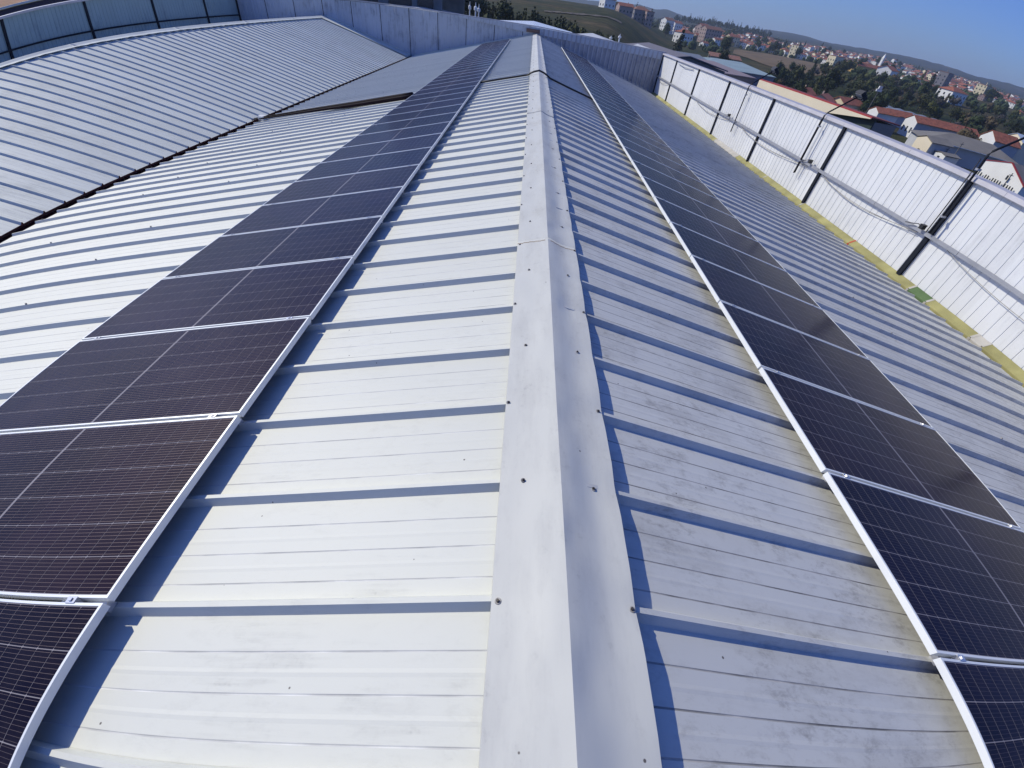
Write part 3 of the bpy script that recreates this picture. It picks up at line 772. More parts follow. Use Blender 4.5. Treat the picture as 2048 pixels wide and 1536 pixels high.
for D in Ds:
    for a in azs:
        ra = math.radians(a); x = CAM.x + D*math.sin(ra); y = CAM.y + D*math.cos(ra)
        mb.v.append((x, y, ground_z(x, y)))
for i in range(len(Ds)-1):
    for k in range(nA):
        k2 = (k+1) % nA
        if i == 0: mb.f.append((k, (i+1)*nA+k, (i+1)*nA+k2))
        else: mb.f.append((i*nA+k, (i+1)*nA+k, (i+1)*nA+k2, i*nA+k2))
        mb.mi.append(0)
me = mb.mesh('ground', True)
tag(new('ground', me, None, terrain_mat()), kind='structure')
def AZ(az, D, z=None):
    ra = math.radians(az); x = CAM.x + D*math.sin(ra); y = CAM.y + D*math.cos(ra)
    return Vector((x, y, ground_z(x, y) if z is None else z))
# draped patches: the brown ploughed field, a dirt road on the green hill, an olive meadow
def patch(name, az0, az1, d0, d1, m, edge=0.25, n=26, lift=0.35, skew=0.0):
    mb = MB()
    for i in range(n+1):
        for k in range(n+1):
            u, v = i/n, k/n
            az = az0+(az1-az0)*u; mid = 1-edge*(2*u-1)**2
            D = d0 + (d1-d0)*(0.5+(v-0.5)*mid) + skew*u + 8*noise.noise(Vector((az*1.5, v*3, 2)))
            p = AZ(az, D); mb.v.append((p.x, p.y, p.z+lift))
    for i in range(n):
        for k in range(n): a = i*(n+1)+k; mb.f.append((a, a+n+1, a+n+2, a+1)); mb.mi.append(0)
    return tag(mb.build(name, m, None, True), kind='structure')
patch('ploughed_field', 20.6, 30.5, 430, 640, simple('ploughed_soil', (0.125, 0.082, 0.035), 0.95, var=0.3, scale=0.08), edge=0.6, skew=-60)
patch('dirt_road', 1.0, 9.0, 262, 270, simple('pale_dirt', (0.085, 0.07, 0.05), 0.95), edge=0, lift=0.3, skew=40)

# ------------------------------------------------------------------ trees
LEAF = {}
def leaf_mat(name, lo, hi):
    m, t, b = nodes(name)
    g = N(t, 'ShaderNodeNewGeometry'); oi = N(t, 'ShaderNodeObjectInfo')
    n = N(t, 'ShaderNodeTexNoise', i_Scale=0.55, i_Detail=5.0); t.links.new(g.outputs['Position'], n.inputs['Vector'])
    r = ramp(t, n.outputs[0], [(0.35, lo), (0.65, hi)])
    va = N(t, 'ShaderNodeMapRange'); va.inputs['To Min'].default_value = 0.6; va.inputs['To Max'].default_value = 1.35; t.links.new(oi.outputs['Random'], va.inputs[0])
    cc = t.nodes.new('ShaderNodeMix'); cc.data_type = 'RGBA'; cc.blend_type = 'MULTIPLY'; cc.inputs[0].default_value = 1
    t.links.new(r.outputs[0], cc.inputs[6]); t.links.new(va.outputs[0], cc.inputs[7]); t.links.new(cc.outputs[2], b.inputs['Base Color'])
    b.inputs['Roughness'].default_value = 0.75; b.inputs['Specular IOR Level'].default_value = 0.2
    return m
LEAF['a'] = leaf_mat('dark_leaves', (0.016, 0.026, 0.010), (0.038, 0.055, 0.018))
LEAF['b'] = leaf_mat('olive_leaves', (0.035, 0.045, 0.015), (0.080, 0.085, 0.026))
LEAF['d'] = leaf_mat('bare_grey_branches', (0.050, 0.045, 0.042), (0.085, 0.075, 0.068))
LEAF['c'] = leaf_mat('dry_leaves', (0.050, 0.040, 0.022), (0.10, 0.075, 0.042))
BARK = simple('bark', (0.05, 0.038, 0.028), 0.95)
def crown_mesh(H, Wd, lobes, nleaf, conical=False, leaf=0.55):
    rr = random.Random(int(H*100+Wd*10+nleaf)); mb = MB()
    L = []
    for i in range(lobes):
        t = i/max(1, lobes-1)
        if conical: c = Vector((rr.uniform(-.1, .1)*Wd, rr.uniform(-.1, .1)*Wd, H*(0.18+0.78*t))); r = Wd*0.5*(1.02-0.86*t)
        else:
            a = rr.uniform(0, 2*PI); q = rr.uniform(0.0, 0.33)*Wd
            c = Vector((q*math.cos(a), q*math.sin(a), H*rr.uniform(0.42, 0.82))); r = Wd*rr.uniform(0.17, 0.30)
        L.append((c, r))
    for c, r in L:            # dense inner mass of each clump, lumpy
        bm = bmesh.new(); bmesh.ops.create_icosphere(bm, subdivisions=1, radius=r*0.72)
        b0 = len(mb.v)
        for v in bm.verts:
            d = 1+0.35*noise.noise(v.co*1.3+c); mb.v.append(tuple(c + v.co*d))
        for f in bm.faces: mb.f.append(tuple(b0+v.index for v in f.verts)); mb.mi.append(0)
        bm.free()
    for i in range(nleaf):
        c, r = rr.choice(L)
        d = Vector((rr.gauss(0, 1), rr.gauss(0, 1), rr.gauss(0, 1)+0.15)).normalized()
        p = c + d*r*rr.uniform(0.72, 1.12); s = leaf*rr.uniform(0.6, 1.3)
        nrm = (d + Vector((rr.uniform(-.7, .7), rr.uniform(-.7, .7), rr.uniform(-.7, .7)))).normalized()
        a = nrm.orthogonal().normalized(); b = nrm.cross(a)
        an = rr.uniform(0, PI); a, b = a*math.cos(an)+b*math.sin(an), b*math.cos(an)-a*math.sin(an)
        n = len(mb.v); mb.v += [tuple(p-a*s*.5), tuple(p+b*s*.4), tuple(p+a*s*.6), tuple(p-b*s*.45)]; mb.f.append((n, n+1, n+2, n+3)); mb.mi.append(0)
    return mb.mesh('crown')
def trunk_mesh(H, Wd):
    rr = random.Random(int(H*37)); mb = MB()
    mb.tube([(0, 0, -0.6), (0.05, 0.02, H*0.2), (0.1, -0.05, H*0.55)], [H*0.034, H*0.026, H*0.014], 7)
    for k in range(4):
        a = k*1.7+rr.random(); mb.tube([(0.05, 0, H*(0.22+0.06*k)), (Wd*.16*math.cos(a), Wd*.16*math.sin(a), H*(0.42+.06*k)), (Wd*.27*math.cos(a), Wd*.27*math.sin(a), H*(0.55+.05*k))], [H*.012, H*.009, H*.004], 5)
    return mb.mesh('trunk')
TT = []
for (H, Wd, lb, nl, con, lf) in [(8, 7.5, 9, 520, False, .6), (6.5, 7.5, 8, 460, False, .55), (9.5, 7, 10, 560, False, .6), (5, 5.5, 7, 380, False, .45), (9.5, 4.2, 6, 460, True, .5), (12, 3.6, 7, 460, True, .5)]:
    TT.append((H, Wd, con, [crown_mesh(H, Wd, lb, nl, con, lf) for _ in range(1)][0], trunk_mesh(H, Wd)))
CROWN = {}
for i, T in enumerate(TT):
    for k in 'abcd':
        me = T[3].copy(); me.materials.append(LEAF[k]); CROWN[(i, k)] = me
    T[4].materials.append(BARK)
def tree(az, D, kind, leaf, sc_=1.0, label=None, group=None, dz=0.0, z=None):
    p = AZ(az, D, z)
    if label is None:
        if D < 452:
            w_ = 'behind the cream warehouse' if az < 31 else 'behind the lamp mast' if az < 35.5 else 'behind the wavy roof' if az < 40.5 else 'behind the long red roof' if az < 45 else 'at the right edge'
            zone = f'{w_}, {"nearest rows" if D < 300 else "middle rows" if D < 380 else "farthest rows"} of the tree belt'
        else:
            w_ = 'left' if az < 20 else 'middle' if az < 33 else 'right'
            zone = f'in the {w_} part of the distant town, {"near" if D < 700 else "far"} side'
        group = 'trees ' + zone
        look = {'a': 'dark green', 'b': 'olive green', 'c': 'dry brownish', 'd': 'bare greyish'}[leaf] + (' conifer' if TT[kind][2] else ' round crowned tree')
        label = f'{look} {zone}'
        group = f'{group}, {look}'
    o = empty('pine_tree' if TT[kind][2] else 'tree', p + Vector((0, 0, dz)), (0, 0, random.uniform(0, 6.28)), label=label, cat='tree', group=group)
    o.scale = (sc_*random.uniform(0.9, 1.15),)*2 + (sc_*random.uniform(0.85, 1.1),)
    new('crown', CROWN[(kind, leaf)], o); new('trunk', TT[kind][4], o)
    return o
rnd = random.Random(5)
# belt between the industrial yard and the town
cnt = 0
while cnt < 190:
    az = rnd.uniform(24.5, 50); D = rnd.uniform(225, 450)
    if az < 29 and D > 400: continue
    if 34.8 < az < 41 and 246 < D < 274: continue
    if 28 < az < 33 and D < 250: continue
    if az > 36 and D < 248: continue
    tree(az, D, rnd.choice([0, 0, 1, 1, 2, 2, 3, 4]), rnd.choice('aaabbcd'), rnd.uniform(0.55, 1.15)); cnt += 1
cnt = 0
while cnt < 90:       # woods and garden trees in the town
    az = rnd.uniform(8, 47); D = rnd.uniform(440, 1250)
    if 20 < az < 31 and D < 620: continue
    if az < 13 and D < 560: continue
    tree(az, D, rnd.choice([0, 1, 2, 4, 5, 0, 2]), rnd.choice('aaab'), rnd.uniform(1.0, 1.5)); cnt += 1
# hedge of conifers at the foot of the green hill
for i in range(84):
    az = -5.6 + i*0.182 + rnd.uniform(-.06, .06)
    tree(az, 172 + rnd.uniform(-6, 6) - i*0.3, rnd.choice([4, 4, 3, 0]), rnd.choice('aaab'), rnd.uniform(0.52, 0.70)*(1-0.0022*i), 'small dark conifer in the hedge row below the green hill', 'conifers of the hedge row')
for i in range(26):
    az = -22 + i*0.75 + rnd.uniform(-.3, .3)
    tree(az, rnd.uniform(120, 170), rnd.choice([0, 1, 2, 4]), 'a', rnd.uniform(0.7, 1.0), 'dark tree in the shaded grove behind the end wall, left of the vents', 'trees of the grove behind the end wall')
for az, D, k, s, lb in ((15.2, 300, 4, 1.7, 'tall dark conifer with a broad base, right of the green hill'), (20.0, 300, 2, 1.2, 'dark round tree left of the cream walled yard'), (13.2, 240, 1, .8, 'round dark tree at the lower end of the green hill'), (24.9, 258, 1, 1.1, 'dark olive tree behind the head of the farthest floodlight'), (42.8, 196, 1, 1.15, 'bushy brownish tree between the red roofed row and the gabled house'), (30.1, 262, 2, 1.3, 'large dark tree just above the orange tiled roofs'), (39.8, 190, 3, 0.9, 'low dark shrub in front of the grey hipped roof')):
    tree(az, D, k, 'c' if 'brownish' in lb else 'a', s, lb)
# wooded skyline of pines left of the bare far hills
for i in range(120):
    az = 14.2 + (i/120)*9.2 + rnd.uniform(-.1, .1)
    tree(az, 1300 + rnd.uniform(-60, 60), rnd.choice([5, 4, 0, 2]), 'a', rnd.uniform(0.9, 1.5), 'distant dark pine of the wooded ridge above the town', 'pines of the wooded ridge', z=13.5-0.9*abs(az-18)+rnd.uniform(-1, 1))
patch('wooded_ridge', 12.5, 25.5, 1180, 1450, simple('dark_wood_floor', (0.016, 0.022, 0.012), 0.95), edge=0.3, lift=7.0)

# ------------------------------------------------------------------ houses
WALLC = {'white': simple('house_white', (0.80, 0.79, 0.76), 0.8, var=0.05, scale=0.3), 'cream': simple('house_cream', (0.66, 0.58, 0.40), 0.8, var=0.05, scale=0.3),
         'pink': simple('house_pink', (0.34, 0.25, 0.23), 0.8, var=0.06, scale=0.3), 'grey': simple('house_grey', (0.20, 0.19, 0.21), 0.8, var=0.06, scale=0.3), 'ochre': simple('house_ochre', (0.52, 0.33, 0.10), 0.8, var=0.06, scale=0.3)}
TILE = simple('terracotta_tiles', (0.27, 0.088, 0.052), 0.85, var=0.35, scale=1.2)
TILE2 = simple('brown_tiles', (0.22, 0.10, 0.065), 0.85, var=0.3, scale=1.2)
GLASS = simple('dark_window', (0.03, 0.035, 0.045), 0.2)
def house_mesh(w_, d, h, kind, wm, tm, win=True, roofh=None):
    """far house: body, tiled roof with eaves, recessed dark windows, chimney, in one mesh with three materials"""
    mb = MB(); hx, hy = w_/2, d/2; rh = roofh or min(w_, d)*0.22; e = 0.45
    for (a, b, c, dd) in (((-hx, -hy), (hx, -hy), 0, 0), ((hx, -hy), (hx, hy), 0, 0), ((hx, hy), (-hx, hy), 0, 0), ((-hx, hy), (-hx, -hy), 0, 0)):
        mb.quad((*a, -4), (*b, -4), (*b, h), (*a, h), 0)
    if kind == 'gable':
        mb.poly([(-hx, -hy, h), (-hx, hy, h), (-hx, 0, h+rh)], 0); mb.poly([(hx, -hy, h), (hx, hy, h), (hx, 0, h+rh)], 0)
        s = rh/hy
        for sy in (-1, 1):
            A = [(-hx-e, sy*(hy+e), h-e*s+.12), (hx+e, sy*(hy+e), h-e*s+.12), (hx+e, 0, h+rh+.12), (-hx-e, 0, h+rh+.12)]
            mb.poly(A, 1); mb.poly([(x, y, z-.14) for x, y, z in A], 1)
            mb.quad(A[0], A[1], (A[1][0], A[1][1], A[1][2]-.14), (A[0][0], A[0][1], A[0][2]-.14), 1)
            for sx in (0, 1):
                p, q = (A[0], A[3]) if sx == 0 else (A[1], A[2]); mb.quad(p, q, (q[0], q[1], q[2]-.14), (p[0], p[1], p[2]-.14), 1)
    elif kind == 'hip':
        r = max(0.3, hx-hy*0.9)
        E_ = [(-hx-e, -hy-e, h), (hx+e, -hy-e, h), (hx+e, hy+e, h), (-hx-e, hy+e, h)]; T1, T2 = (-r, 0, h+rh), (r, 0, h+rh)
        mb.poly([E_[0], E_[1], T2, T1], 1); mb.poly([E_[2], E_[3], T1, T2], 1); mb.poly([E_[1], E_[2], T2], 1); mb.poly([E_[3], E_[0], T1], 1)
        mb.poly([(x, y, z-.1) for x, y, z in E_], 1)
        for k in range(4):
            a, b = E_[k], E_[(k+1) % 4]; mb.quad(a, b, (b[0], b[1], b[2]-.1), (a[0], a[1], a[2]-.1), 1)
    else:
        mb.box(-hx-.15, hx+.15, -hy-.15, hy+.15, h, h+.35, 1)
    mb.box(hx*.4, hx*.4+.5, hy*.2, hy*.2+.5, h, h+rh+.7, 0)
    if win:
        fl = max(1, int(h//2.8))
        for f in range(fl):
            z0 = 1.0+f*2.8
            for (ax, span) in (('x', w_), ('y', d)):
                n = max(1, int(span//2.8))
                for k in range(n):
                    c = (k+.5)*span/n - span/2
                    for s in (-1, 1):
                        if ax == 'x':
                            y_ = s*(hy+.015); mb.quad((c-.45, y_, z0), (c+.45, y_, z0), (c+.45, y_, z0+1.25), (c-.45, y_, z0+1.25), 2)
                        else:
                            x_ = s*(hx+.015); mb.quad((x_, c-.45, z0), (x_, c+.45, z0), (x_, c+.45, z0+1.25), (x_, c-.45, z0+1.25), 2)
    me = mb.mesh('house'); me.materials.append(wm); me.materials.append(tm); me.materials.append(GLASS)
    bm = bmesh.new(); bm.from_mesh(me); bmesh.ops.recalc_face_normals(bm, faces=bm.faces); bm.to_mesh(me); bm.free()
    return me
HT = []
for wc, tm, k, (a, b, h), look in [('white', TILE, 'gable', (11, 8, 5.6), 'white'), ('white', TILE, 'hip', (12, 10, 6), 'white'), ('cream', TILE, 'hip', (10, 9, 6), 'cream'), ('white', TILE2, 'gable', (14, 8, 3.4), 'low white'), ('pink', TILE, 'gable', (10, 8, 6), 'dull pink'), ('grey', TILE2, 'hip', (12, 9, 6), 'grey'), ('white', TILE, 'gable', (9, 7, 3.2), 'small white'), ('ochre', TILE, 'hip', (10, 8, 5.8), 'ochre')]:
    HT.append((house_mesh(a, b, h, k, WALLC[wc], tm), look, k))
placed = []
def far_house(i, az, D, rot, sc_=1.0):
    me, look, k = HT[i]; p = AZ(az, D)
    o = new('house', me); o.location = p; o.rotation_euler = (0, 0, rot); o.scale = (sc_, sc_, sc_)
    zone = ('on the left slope of the town', 'left slope') if az < 24 else ('in the middle of the town', 'middle') if az < 35 else ('at the right end of the town', 'right end')
    band = 'near the trees' if D < 700 else 'in the middle rows' if D < 950 else 'in the farthest rows'
    tag(o, f'{look} {"hipped" if k == "hip" else "gabled"} roof house {zone[0]}, {band}', 'house', f'{look} {k} houses, {zone[1]}, {band}')
cnt = 0; tries = 0
while cnt < 290 and tries < 9000:
    tries += 1
    az = rnd.choice([rnd.uniform(13, 47), rnd.gauss(20, 3), rnd.gauss(31, 3.0), rnd.gauss(40, 3.2)]); D = rnd.choice([rnd.uniform(520, 1400), rnd.uniform(700, 1200)])
    if az < 12.5 or az > 47.5: continue
    if 19.5 < az < 31.5 and D < 670: continue
    if az < 15 and D > 900: continue
    if any(abs(az-a)*D*0.0175 < 9.5 and abs(D-d) < 15 for a, d in placed): continue
    placed.append((az, D))
    far_house(rnd.choice([0, 0, 0, 1, 1, 1, 2, 3, 3, 4, 5, 6, 6, 7]), az, D, rnd.choice([0.3, 0.15, 1.87, 0.5]) + rnd.uniform(-.15, .15), rnd.uniform(0.62, 0.9)); cnt += 1
# a few taller blocks and landmarks of the town
def block(az, D, w_, d, h, rot, wc, tm, k, label, cat='building', rh=None, name='apartment_building'):
    p = AZ(az, D); o = empty(name, p, (0, 0, rot), label=label, cat=cat)
    me = house_mesh(w_, d, h, k, WALLC[wc] if isinstance(wc, str) else wc, tm, False, rh)
    # split the body from the roof so that each is a part of its own
    for mi, nm in ((0, 'wall'), (1, 'roof')):
        bm = bmesh.new(); bm.from_mesh(me)
        bmesh.ops.delete(bm, geom=[f for f in bm.faces if f.material_index != mi], context='FACES')
        m2 = bpy.data.meshes.new(nm); bm.to_mesh(m2); bm.free()
        for p_ in m2.polygons: p_.material_index = 0
        m2.materials.append(me.materials[mi]); new(nm, m2, o)
    fl = max(1, int(h//3.0))
    wmesh = {}
    for ax, span, off in (('x', w_, d/2), ('y', d, w_/2)):
        n = max(1, int(span//3.2))
        mb = MB(); mb.box(-.55, .55, -.06, 0.02, 0, 1.3); wm_ = mb.mesh('window'); wm_.materials.append(GLASS)
        for f in range(fl):
            for kk in range(n):
                c = (kk+.5)*span/n-span/2
                for s in (-1, 1):
                    q = new('window', wm_, o)
                    q.location = (c, s*off, 1.0+f*3.0) if ax == 'x' else (s*off, c, 1.0+f*3.0)
                    q.rotation_euler = (0, 0, 0 if (ax == 'x' and s < 0) else PI if ax == 'x' else (PI/2 if s > 0 else -PI/2))
    return o
block(10.6, 520, 15, 11, 8, .2, 'grey', TILE2, 'hip', 'dark grey apartment block on the crest right of the green hill')
block(9.0, 500, 13, 9, 5, .2, 'pink', TILE, 'gable', 'red brown roofed house on the crest of the green hill')
block(7.2, 480, 11, 8, 5.5, .5, 'white', TILE2, 'gable', 'pale gabled house highest on the green hill crest')
block(11.5, 515, 7, 7, 10, .2, 'pink', TILE2, 'flat', 'narrow tall pinkish tower block beside the dark block on the crest')
block(13.5, 700, 13, 10, 11, .5, 'white', TILE2, 'gable', 'tall white apartment block left of the pine skyline')
block(14.4, 730, 13, 10, 11, .5, 'white', TILE, 'gable', 'second tall white apartment block left of the pine skyline')
block(17.0, 700, 13, 12, 13, .5, 'pink', TILE, 'gable', 'dull pink apartment block behind the white and red blocks')
block(15.4, 520, 14, 11, 8, .5, 'white', TILE, 'hip', 'large white house with a deep red hipped roof above the dark conifer')
block(17.9, 640, 22, 11, 12, .35, 'pink', TILE2, 'gable', 'long shaded brown apartment block in the left part of the town')
block(20.1, 720, 16, 9, 9, .3, 'cream', TILE, 'gable', 'cream apartment row with red roofs in the left part of the town')
block(26.1, 700, 10, 9, 12, .5, 'cream', TILE, 'flat', 'lone cream tower block above the ploughed field')
block(29.7, 640, 12, 10, 8, .3, 'cream', TILE2, 'flat', 'ochre cream block right of the ploughed field')
block(33.0, 560, 40, 9, 5, .12, 'ochre', TILE, 'gable', 'long low ochre hall with an orange tiled roof beyond the tree belt')
block(34.2, 500, 13, 11, 8, .6, 'white', TILE, 'gable', 'big white gabled house right of the long ochre hall')
block(38.6, 640, 12, 9, 14, .5, 'grey', TILE2, 'flat', 'pale grey slab tower in the right part of the town')
block(41.8, 660, 14, 10, 12, .4, 'cream', TILE, 'flat', 'cream tower block right of the grey slab tower')
block(39.8, 440, 16, 11, 7, .3, 'white', TILE, 'hip', 'white house with a bright red roof beside the smoky gap in the trees')
block(38.7, 1000, 60, 10, 6, .1, 'cream', TILE, 'gable', 'long cream row of houses with red roofs below the far hill')
block(43.6, 1000, 50, 10, 6, .1, 'white', TILE, 'gable', 'long pink roofed row at the right foot of the far hill')
# beyond the three hundred largest: the rest of the far houses, and the garden trees between them, each as one mass
def town_stuff():
    vs, fs, mi = [], [], []
    for k in range(620):
        az = rnd.choice([rnd.uniform(14, 50), rnd.gauss(30, 4.5), rnd.gauss(41, 4)]); D = rnd.uniform(760, 1750)
        if az < 13.5 or az > 52 or (az < 26 and D > 1180): continue
        if noise.noise(Vector((az*0.55, D*0.004, 3))) < -0.12: continue
        p = AZ(az, D); w_, d_, h_ = rnd.uniform(6, 11), rnd.uniform(5.5, 8), rnd.uniform(2.8, 6.5); r_ = rnd.choice([0.25, 1.82]) + rnd.uniform(-.3, .3)
        c_, s_ = math.cos(r_), math.sin(r_); T = lambda x, y, z: (p.x+x*c_-y*s_, p.y+x*s_+y*c_, p.z+z)
        n = len(vs); hx, hy = w_/2, d_/2; rh = 1.6
        vs.extend([T(-hx, -hy, -2), T(hx, -hy, -2), T(hx, hy, -2), T(-hx, hy, -2), T(-hx, -hy, h_), T(hx, -hy, h_), T(hx, hy, h_), T(-hx, hy, h_), T(-hx, 0, h_+rh), T(hx, 0, h_+rh),
                   T(-hx-.3, -hy-.4, h_-.1), T(hx+.3, -hy-.4, h_-.1), T(hx+.3, hy+.4, h_-.1), T(-hx-.3, hy+.4, h_-.1), T(-hx-.3, 0, h_+rh+.1), T(hx+.3, 0, h_+rh+.1)])
        wm = rnd.choice([0, 0, 0, 1, 2])
        for f in ((0, 1, 5, 4), (2, 3, 7, 6), (3, 0, 4, 8, 7), (1, 2, 6, 9, 5)): fs.append(tuple(n+i for i in f)); mi.append(wm)
        for f in ((10, 11, 15, 14), (12, 13, 14, 15)): fs.append(tuple(n+i for i in f)); mi.append(rnd.choice([3, 3, 4]))
    me = bpy.data.meshes.new('town_houses'); me.from_pydata(vs, [], fs)
    for p_, m_ in zip(me.polygons, mi): p_.material_index = m_
    for m_ in (WALLC['white'], WALLC['cream'], WALLC['pink'], TILE, TILE2): me.materials.append(m_)
    tag(new('far_town_houses', me), kind='stuff')
    mb = MB()
    for k in range(2100):
        az = rnd.uniform(9, 53); D = rnd.uniform(430, 1900)
        if 20 < az < 31 and D < 650: continue
        if az < 15 and D < 600: continue
        p = AZ(az, D); r = rnd.uniform(1.3, 3.6)
        bm = bmesh.new(); bmesh.ops.create_icosphere(bm, subdivisions=1, radius=r); b0 = len(mb.v); off = Vector((k*1.7, 0, 0))
        for v in bm.verts:
            q = v.co*(1+0.45*noise.noise(v.co*0.9+off)); mb.v.append((p.x+q.x, p.y+q.y, p.z+r*0.7+q.z*rnd.uniform(.8, 1.1)))
        for f in bm.faces: mb.f.append(tuple(b0+v.index for v in f.verts)); mb.mi.append(0)
        bm.free()
    tag(mb.build('garden_trees', LEAF['a']), kind='stuff')
town_stuff()
# church tower with a spire
p = AZ(33.4, 980); o = empty('church_tower', p, (0, 0, .3), label='slender white church tower with a pointed spire in the town', cat='church tower')
mb = MB(); mb.box(-1.8, 1.8, -1.8, 1.8, -4, 13); mb.build('tower', WALLC['white'], o)
mb = MB(); b4 = [(-2, -2, 13), (2, -2, 13), (2, 2, 13), (-2, 2, 13)]
for k in range(4): mb.poly([b4[k], b4[(k+1) % 4], (0, 0, 19)])
mb.poly(b4[::-1]); mb.build('spire', WALLC['white'], o)
for s in (-1, 1):
    mb = MB(); mb.box(-.6, .6, s*1.82-.02, s*1.82+.02, 9, 11.5); mb.build('bell_opening', GLASS, o)

# ------------------------------------------------------------------ industrial neighbours beyond the right wall
def slab(mb, pts, th=0.25, m=0):
    """flat roof or wall plate from a planar outline with real thickness"""
    P = [Vector(p) for p in pts]; n = (P[1]-P[0]).cross(P[2]-P[0]).normalized()*th
    b = len(mb.v); k = len(P); mb.v += [tuple(p) for p in P] + [tuple(p-n) for p in P]
    mb.f.append(tuple(b+i for i in range(k))); mb.mi.append(m); mb.f.append(tuple(b+k+i for i in reversed(range(k)))); mb.mi.append(m)
    for i in range(k):
        j = (i+1) % k; mb.f.append((b+i, b+j, b+k+j, b+k+i)); mb.mi.append(m)
CREAM = simple('cream_cladding', (0.70, 0.62, 0.48), 0.6, var=0.05, scale=0.15)
REDT = simple('red_trim', (0.34, 0.035, 0.03), 0.6)
DARKG = simple('dark_green_recess', (0.012, 0.026, 0.020), 0.6)
TAN = simple('grey_tan_sheet', (0.20, 0.18, 0.18), 0.7)
TEAL = simple('weathered_teal_roof', (0.26, 0.34, 0.36), 0.6, var=0.12, scale=0.1)
GREYB = simple('blue_grey_sheet', (0.16, 0.19, 0.25), 0.7, var=0.1, scale=0.2)
def part(o, name, m, fn, inv=None):
    mb = MB(); fn(mb)
    if inv is not None: mb.v = [tuple(inv @ Vector(v)) for v in mb.v]
    return mb.build(name, m, o)
def building(name, label, base, cat='building'):
    o = empty(name, base, label=label, cat=cat); return o, Matrix.Translation(-Vector(base))
# long cream warehouse parallel to our wall
o, iv = building('warehouse', 'long cream clad warehouse with a red roof edge beyond the white wall', (81, 146, -15))
zb_ = lambda y: -8.12 - 0.098*(y-114)
for k in range(10):
    y0 = 114+k*6.5; part(o, 'cladding_panel', CREAM, lambda mb: slab(mb, [(79.6, y0, zb_(y0)), (79.6, y0, -7.95), (79.6, y0+6.48, -7.95), (79.6, y0+6.48, zb_(y0+6.48))][::-1], 0.3), iv)
    part(o, 'recess_panel', DARKG, lambda mb: mb.box(80.6, 80.9, y0, y0+6.5, -15.5, -8.1), iv)
part(o, 'red_edge', REDT, lambda mb: mb.box(79.4, 80.05, 113.8, 179.2, -7.94, -7.66), iv)
part(o, 'roof', simple('dull_red_roof', (0.20, 0.04, 0.035), 0.8), lambda mb: slab(mb, [(80.06, 113.8, -7.7), (87, 113.8, -8.25), (87, 179.2, -8.25), (80.06, 179.2, -7.7)]), iv)
part(o, 'side_wall', TAN, lambda mb: mb.box(80.95, 86.5, 114, 114.4, -15.5, -8.6), iv)
part(o, 'side_wall', TAN, lambda mb: mb.box(80.95, 86.5, 178.6, 179.0, -15.5, -8.6), iv)
part(o, 'rear_wall', TAN, lambda mb: mb.box(86.1, 86.5, 114.5, 178.5, -15.5, -8.6), iv)
o, iv = building('shed', 'grey tan sided low building left of the cream warehouse', (74, 205, -15))
part(o, 'wall', TAN, lambda mb: mb.box(58, 79.5, 183, 183.4, -15.5, -7.9), iv)
part(o, 'roof', simple('mauve_grey_roof', (0.24, 0.19, 0.20), 0.7), lambda mb: slab(mb, [(57.5, 182.6, -7.9), (79.8, 182.6, -7.9), (79.8, 232, -7.0), (57.5, 232, -7.0)]), iv)
part(o, 'wall', TAN, lambda mb: mb.box(58, 58.4, 183.5, 231, -15.5, -7.9), iv)
part(o, 'wall', TAN, lambda mb: mb.box(79.0, 79.4, 183.5, 231, -15.5, -7.9), iv)
# teal roofed hall
o, iv = building('warehouse', 'weathered teal roofed hall behind the farthest floodlight', (88, 245, -15))
part(o, 'front_wall', GREYB, lambda mb: mb.box(75, 108, 229.6, 230, -15.5, -8.9), iv)
part(o, 'roof', TEAL, lambda mb: slab(mb, [(74.5, 229, -8.9), (108.5, 229, -8.9), (104, 262, -6.9), (90, 262, -6.9)]), iv)
part(o, 'roof', TEAL, lambda mb: slab(mb, [(74.5, 229, -8.9), (90, 262, -6.9), (74.5, 280, -8.8)]), iv)
part(o, 'side_wall', GREYB, lambda mb: mb.box(75, 75.4, 230.1, 279, -15.5, -9.1), iv)
o, iv = building('shed', 'long low dark fronted shed left of the teal roofed hall', (66, 225, -15))
part(o, 'wall', simple('dark_front', (0.03, 0.03, 0.05), 0.6), lambda mb: mb.box(58, 76.5, 216, 216.4, -15.5, -8.2), iv)
part(o, 'roof', simple('slate_blue_roof', (0.15, 0.17, 0.20), 0.6), lambda mb: slab(mb, [(57, 215.5, -8.1), (77, 215.5, -8.1), (79, 252, -6.3), (59, 252, -6.3)]), iv)
# cream walled yard building above it
o, iv = building('hall', 'low cream walled hall with a brown roof above the teal roof', AZ(20.0, 352))
for k in range(2):
    part(o, 'wall', CREAM, lambda mb: mb.box(-9.3+k*9.4, -0.1+k*9.4, -4, -3.6, -2, 4.2))
part(o, 'roof', TILE2, lambda mb: slab(mb, [(-9.8, -4.6, 4.2), (9.8, -4.6, 4.2), (9.8, 6, 5.8), (-9.8, 6, 5.8)]))
part(o, 'rear_wall', CREAM, lambda mb: mb.box(-9.3, 9.3, 5, 5.4, -2, 5.4))
o.rotation_euler = (0, 0, -0.15)
# orange tiled roofs just above the cream warehouse
for az, D, w_, d, rot, lb in ((30.2, 224, 13, 8, 0.9, 'orange tiled roof just above the red edge of the cream warehouse'), (32.4, 232, 10, 7, 0.3, 'smaller orange tiled house right of the first orange roof'), (28.2, 240, 9, 7, .5, 'half hidden red tiled house at the left end of the red roof edge')):
    block(az, D, w_, d, 3.6, rot, 'cream', TILE, 'gable', lb, 'house', rh=1.7, name='house')
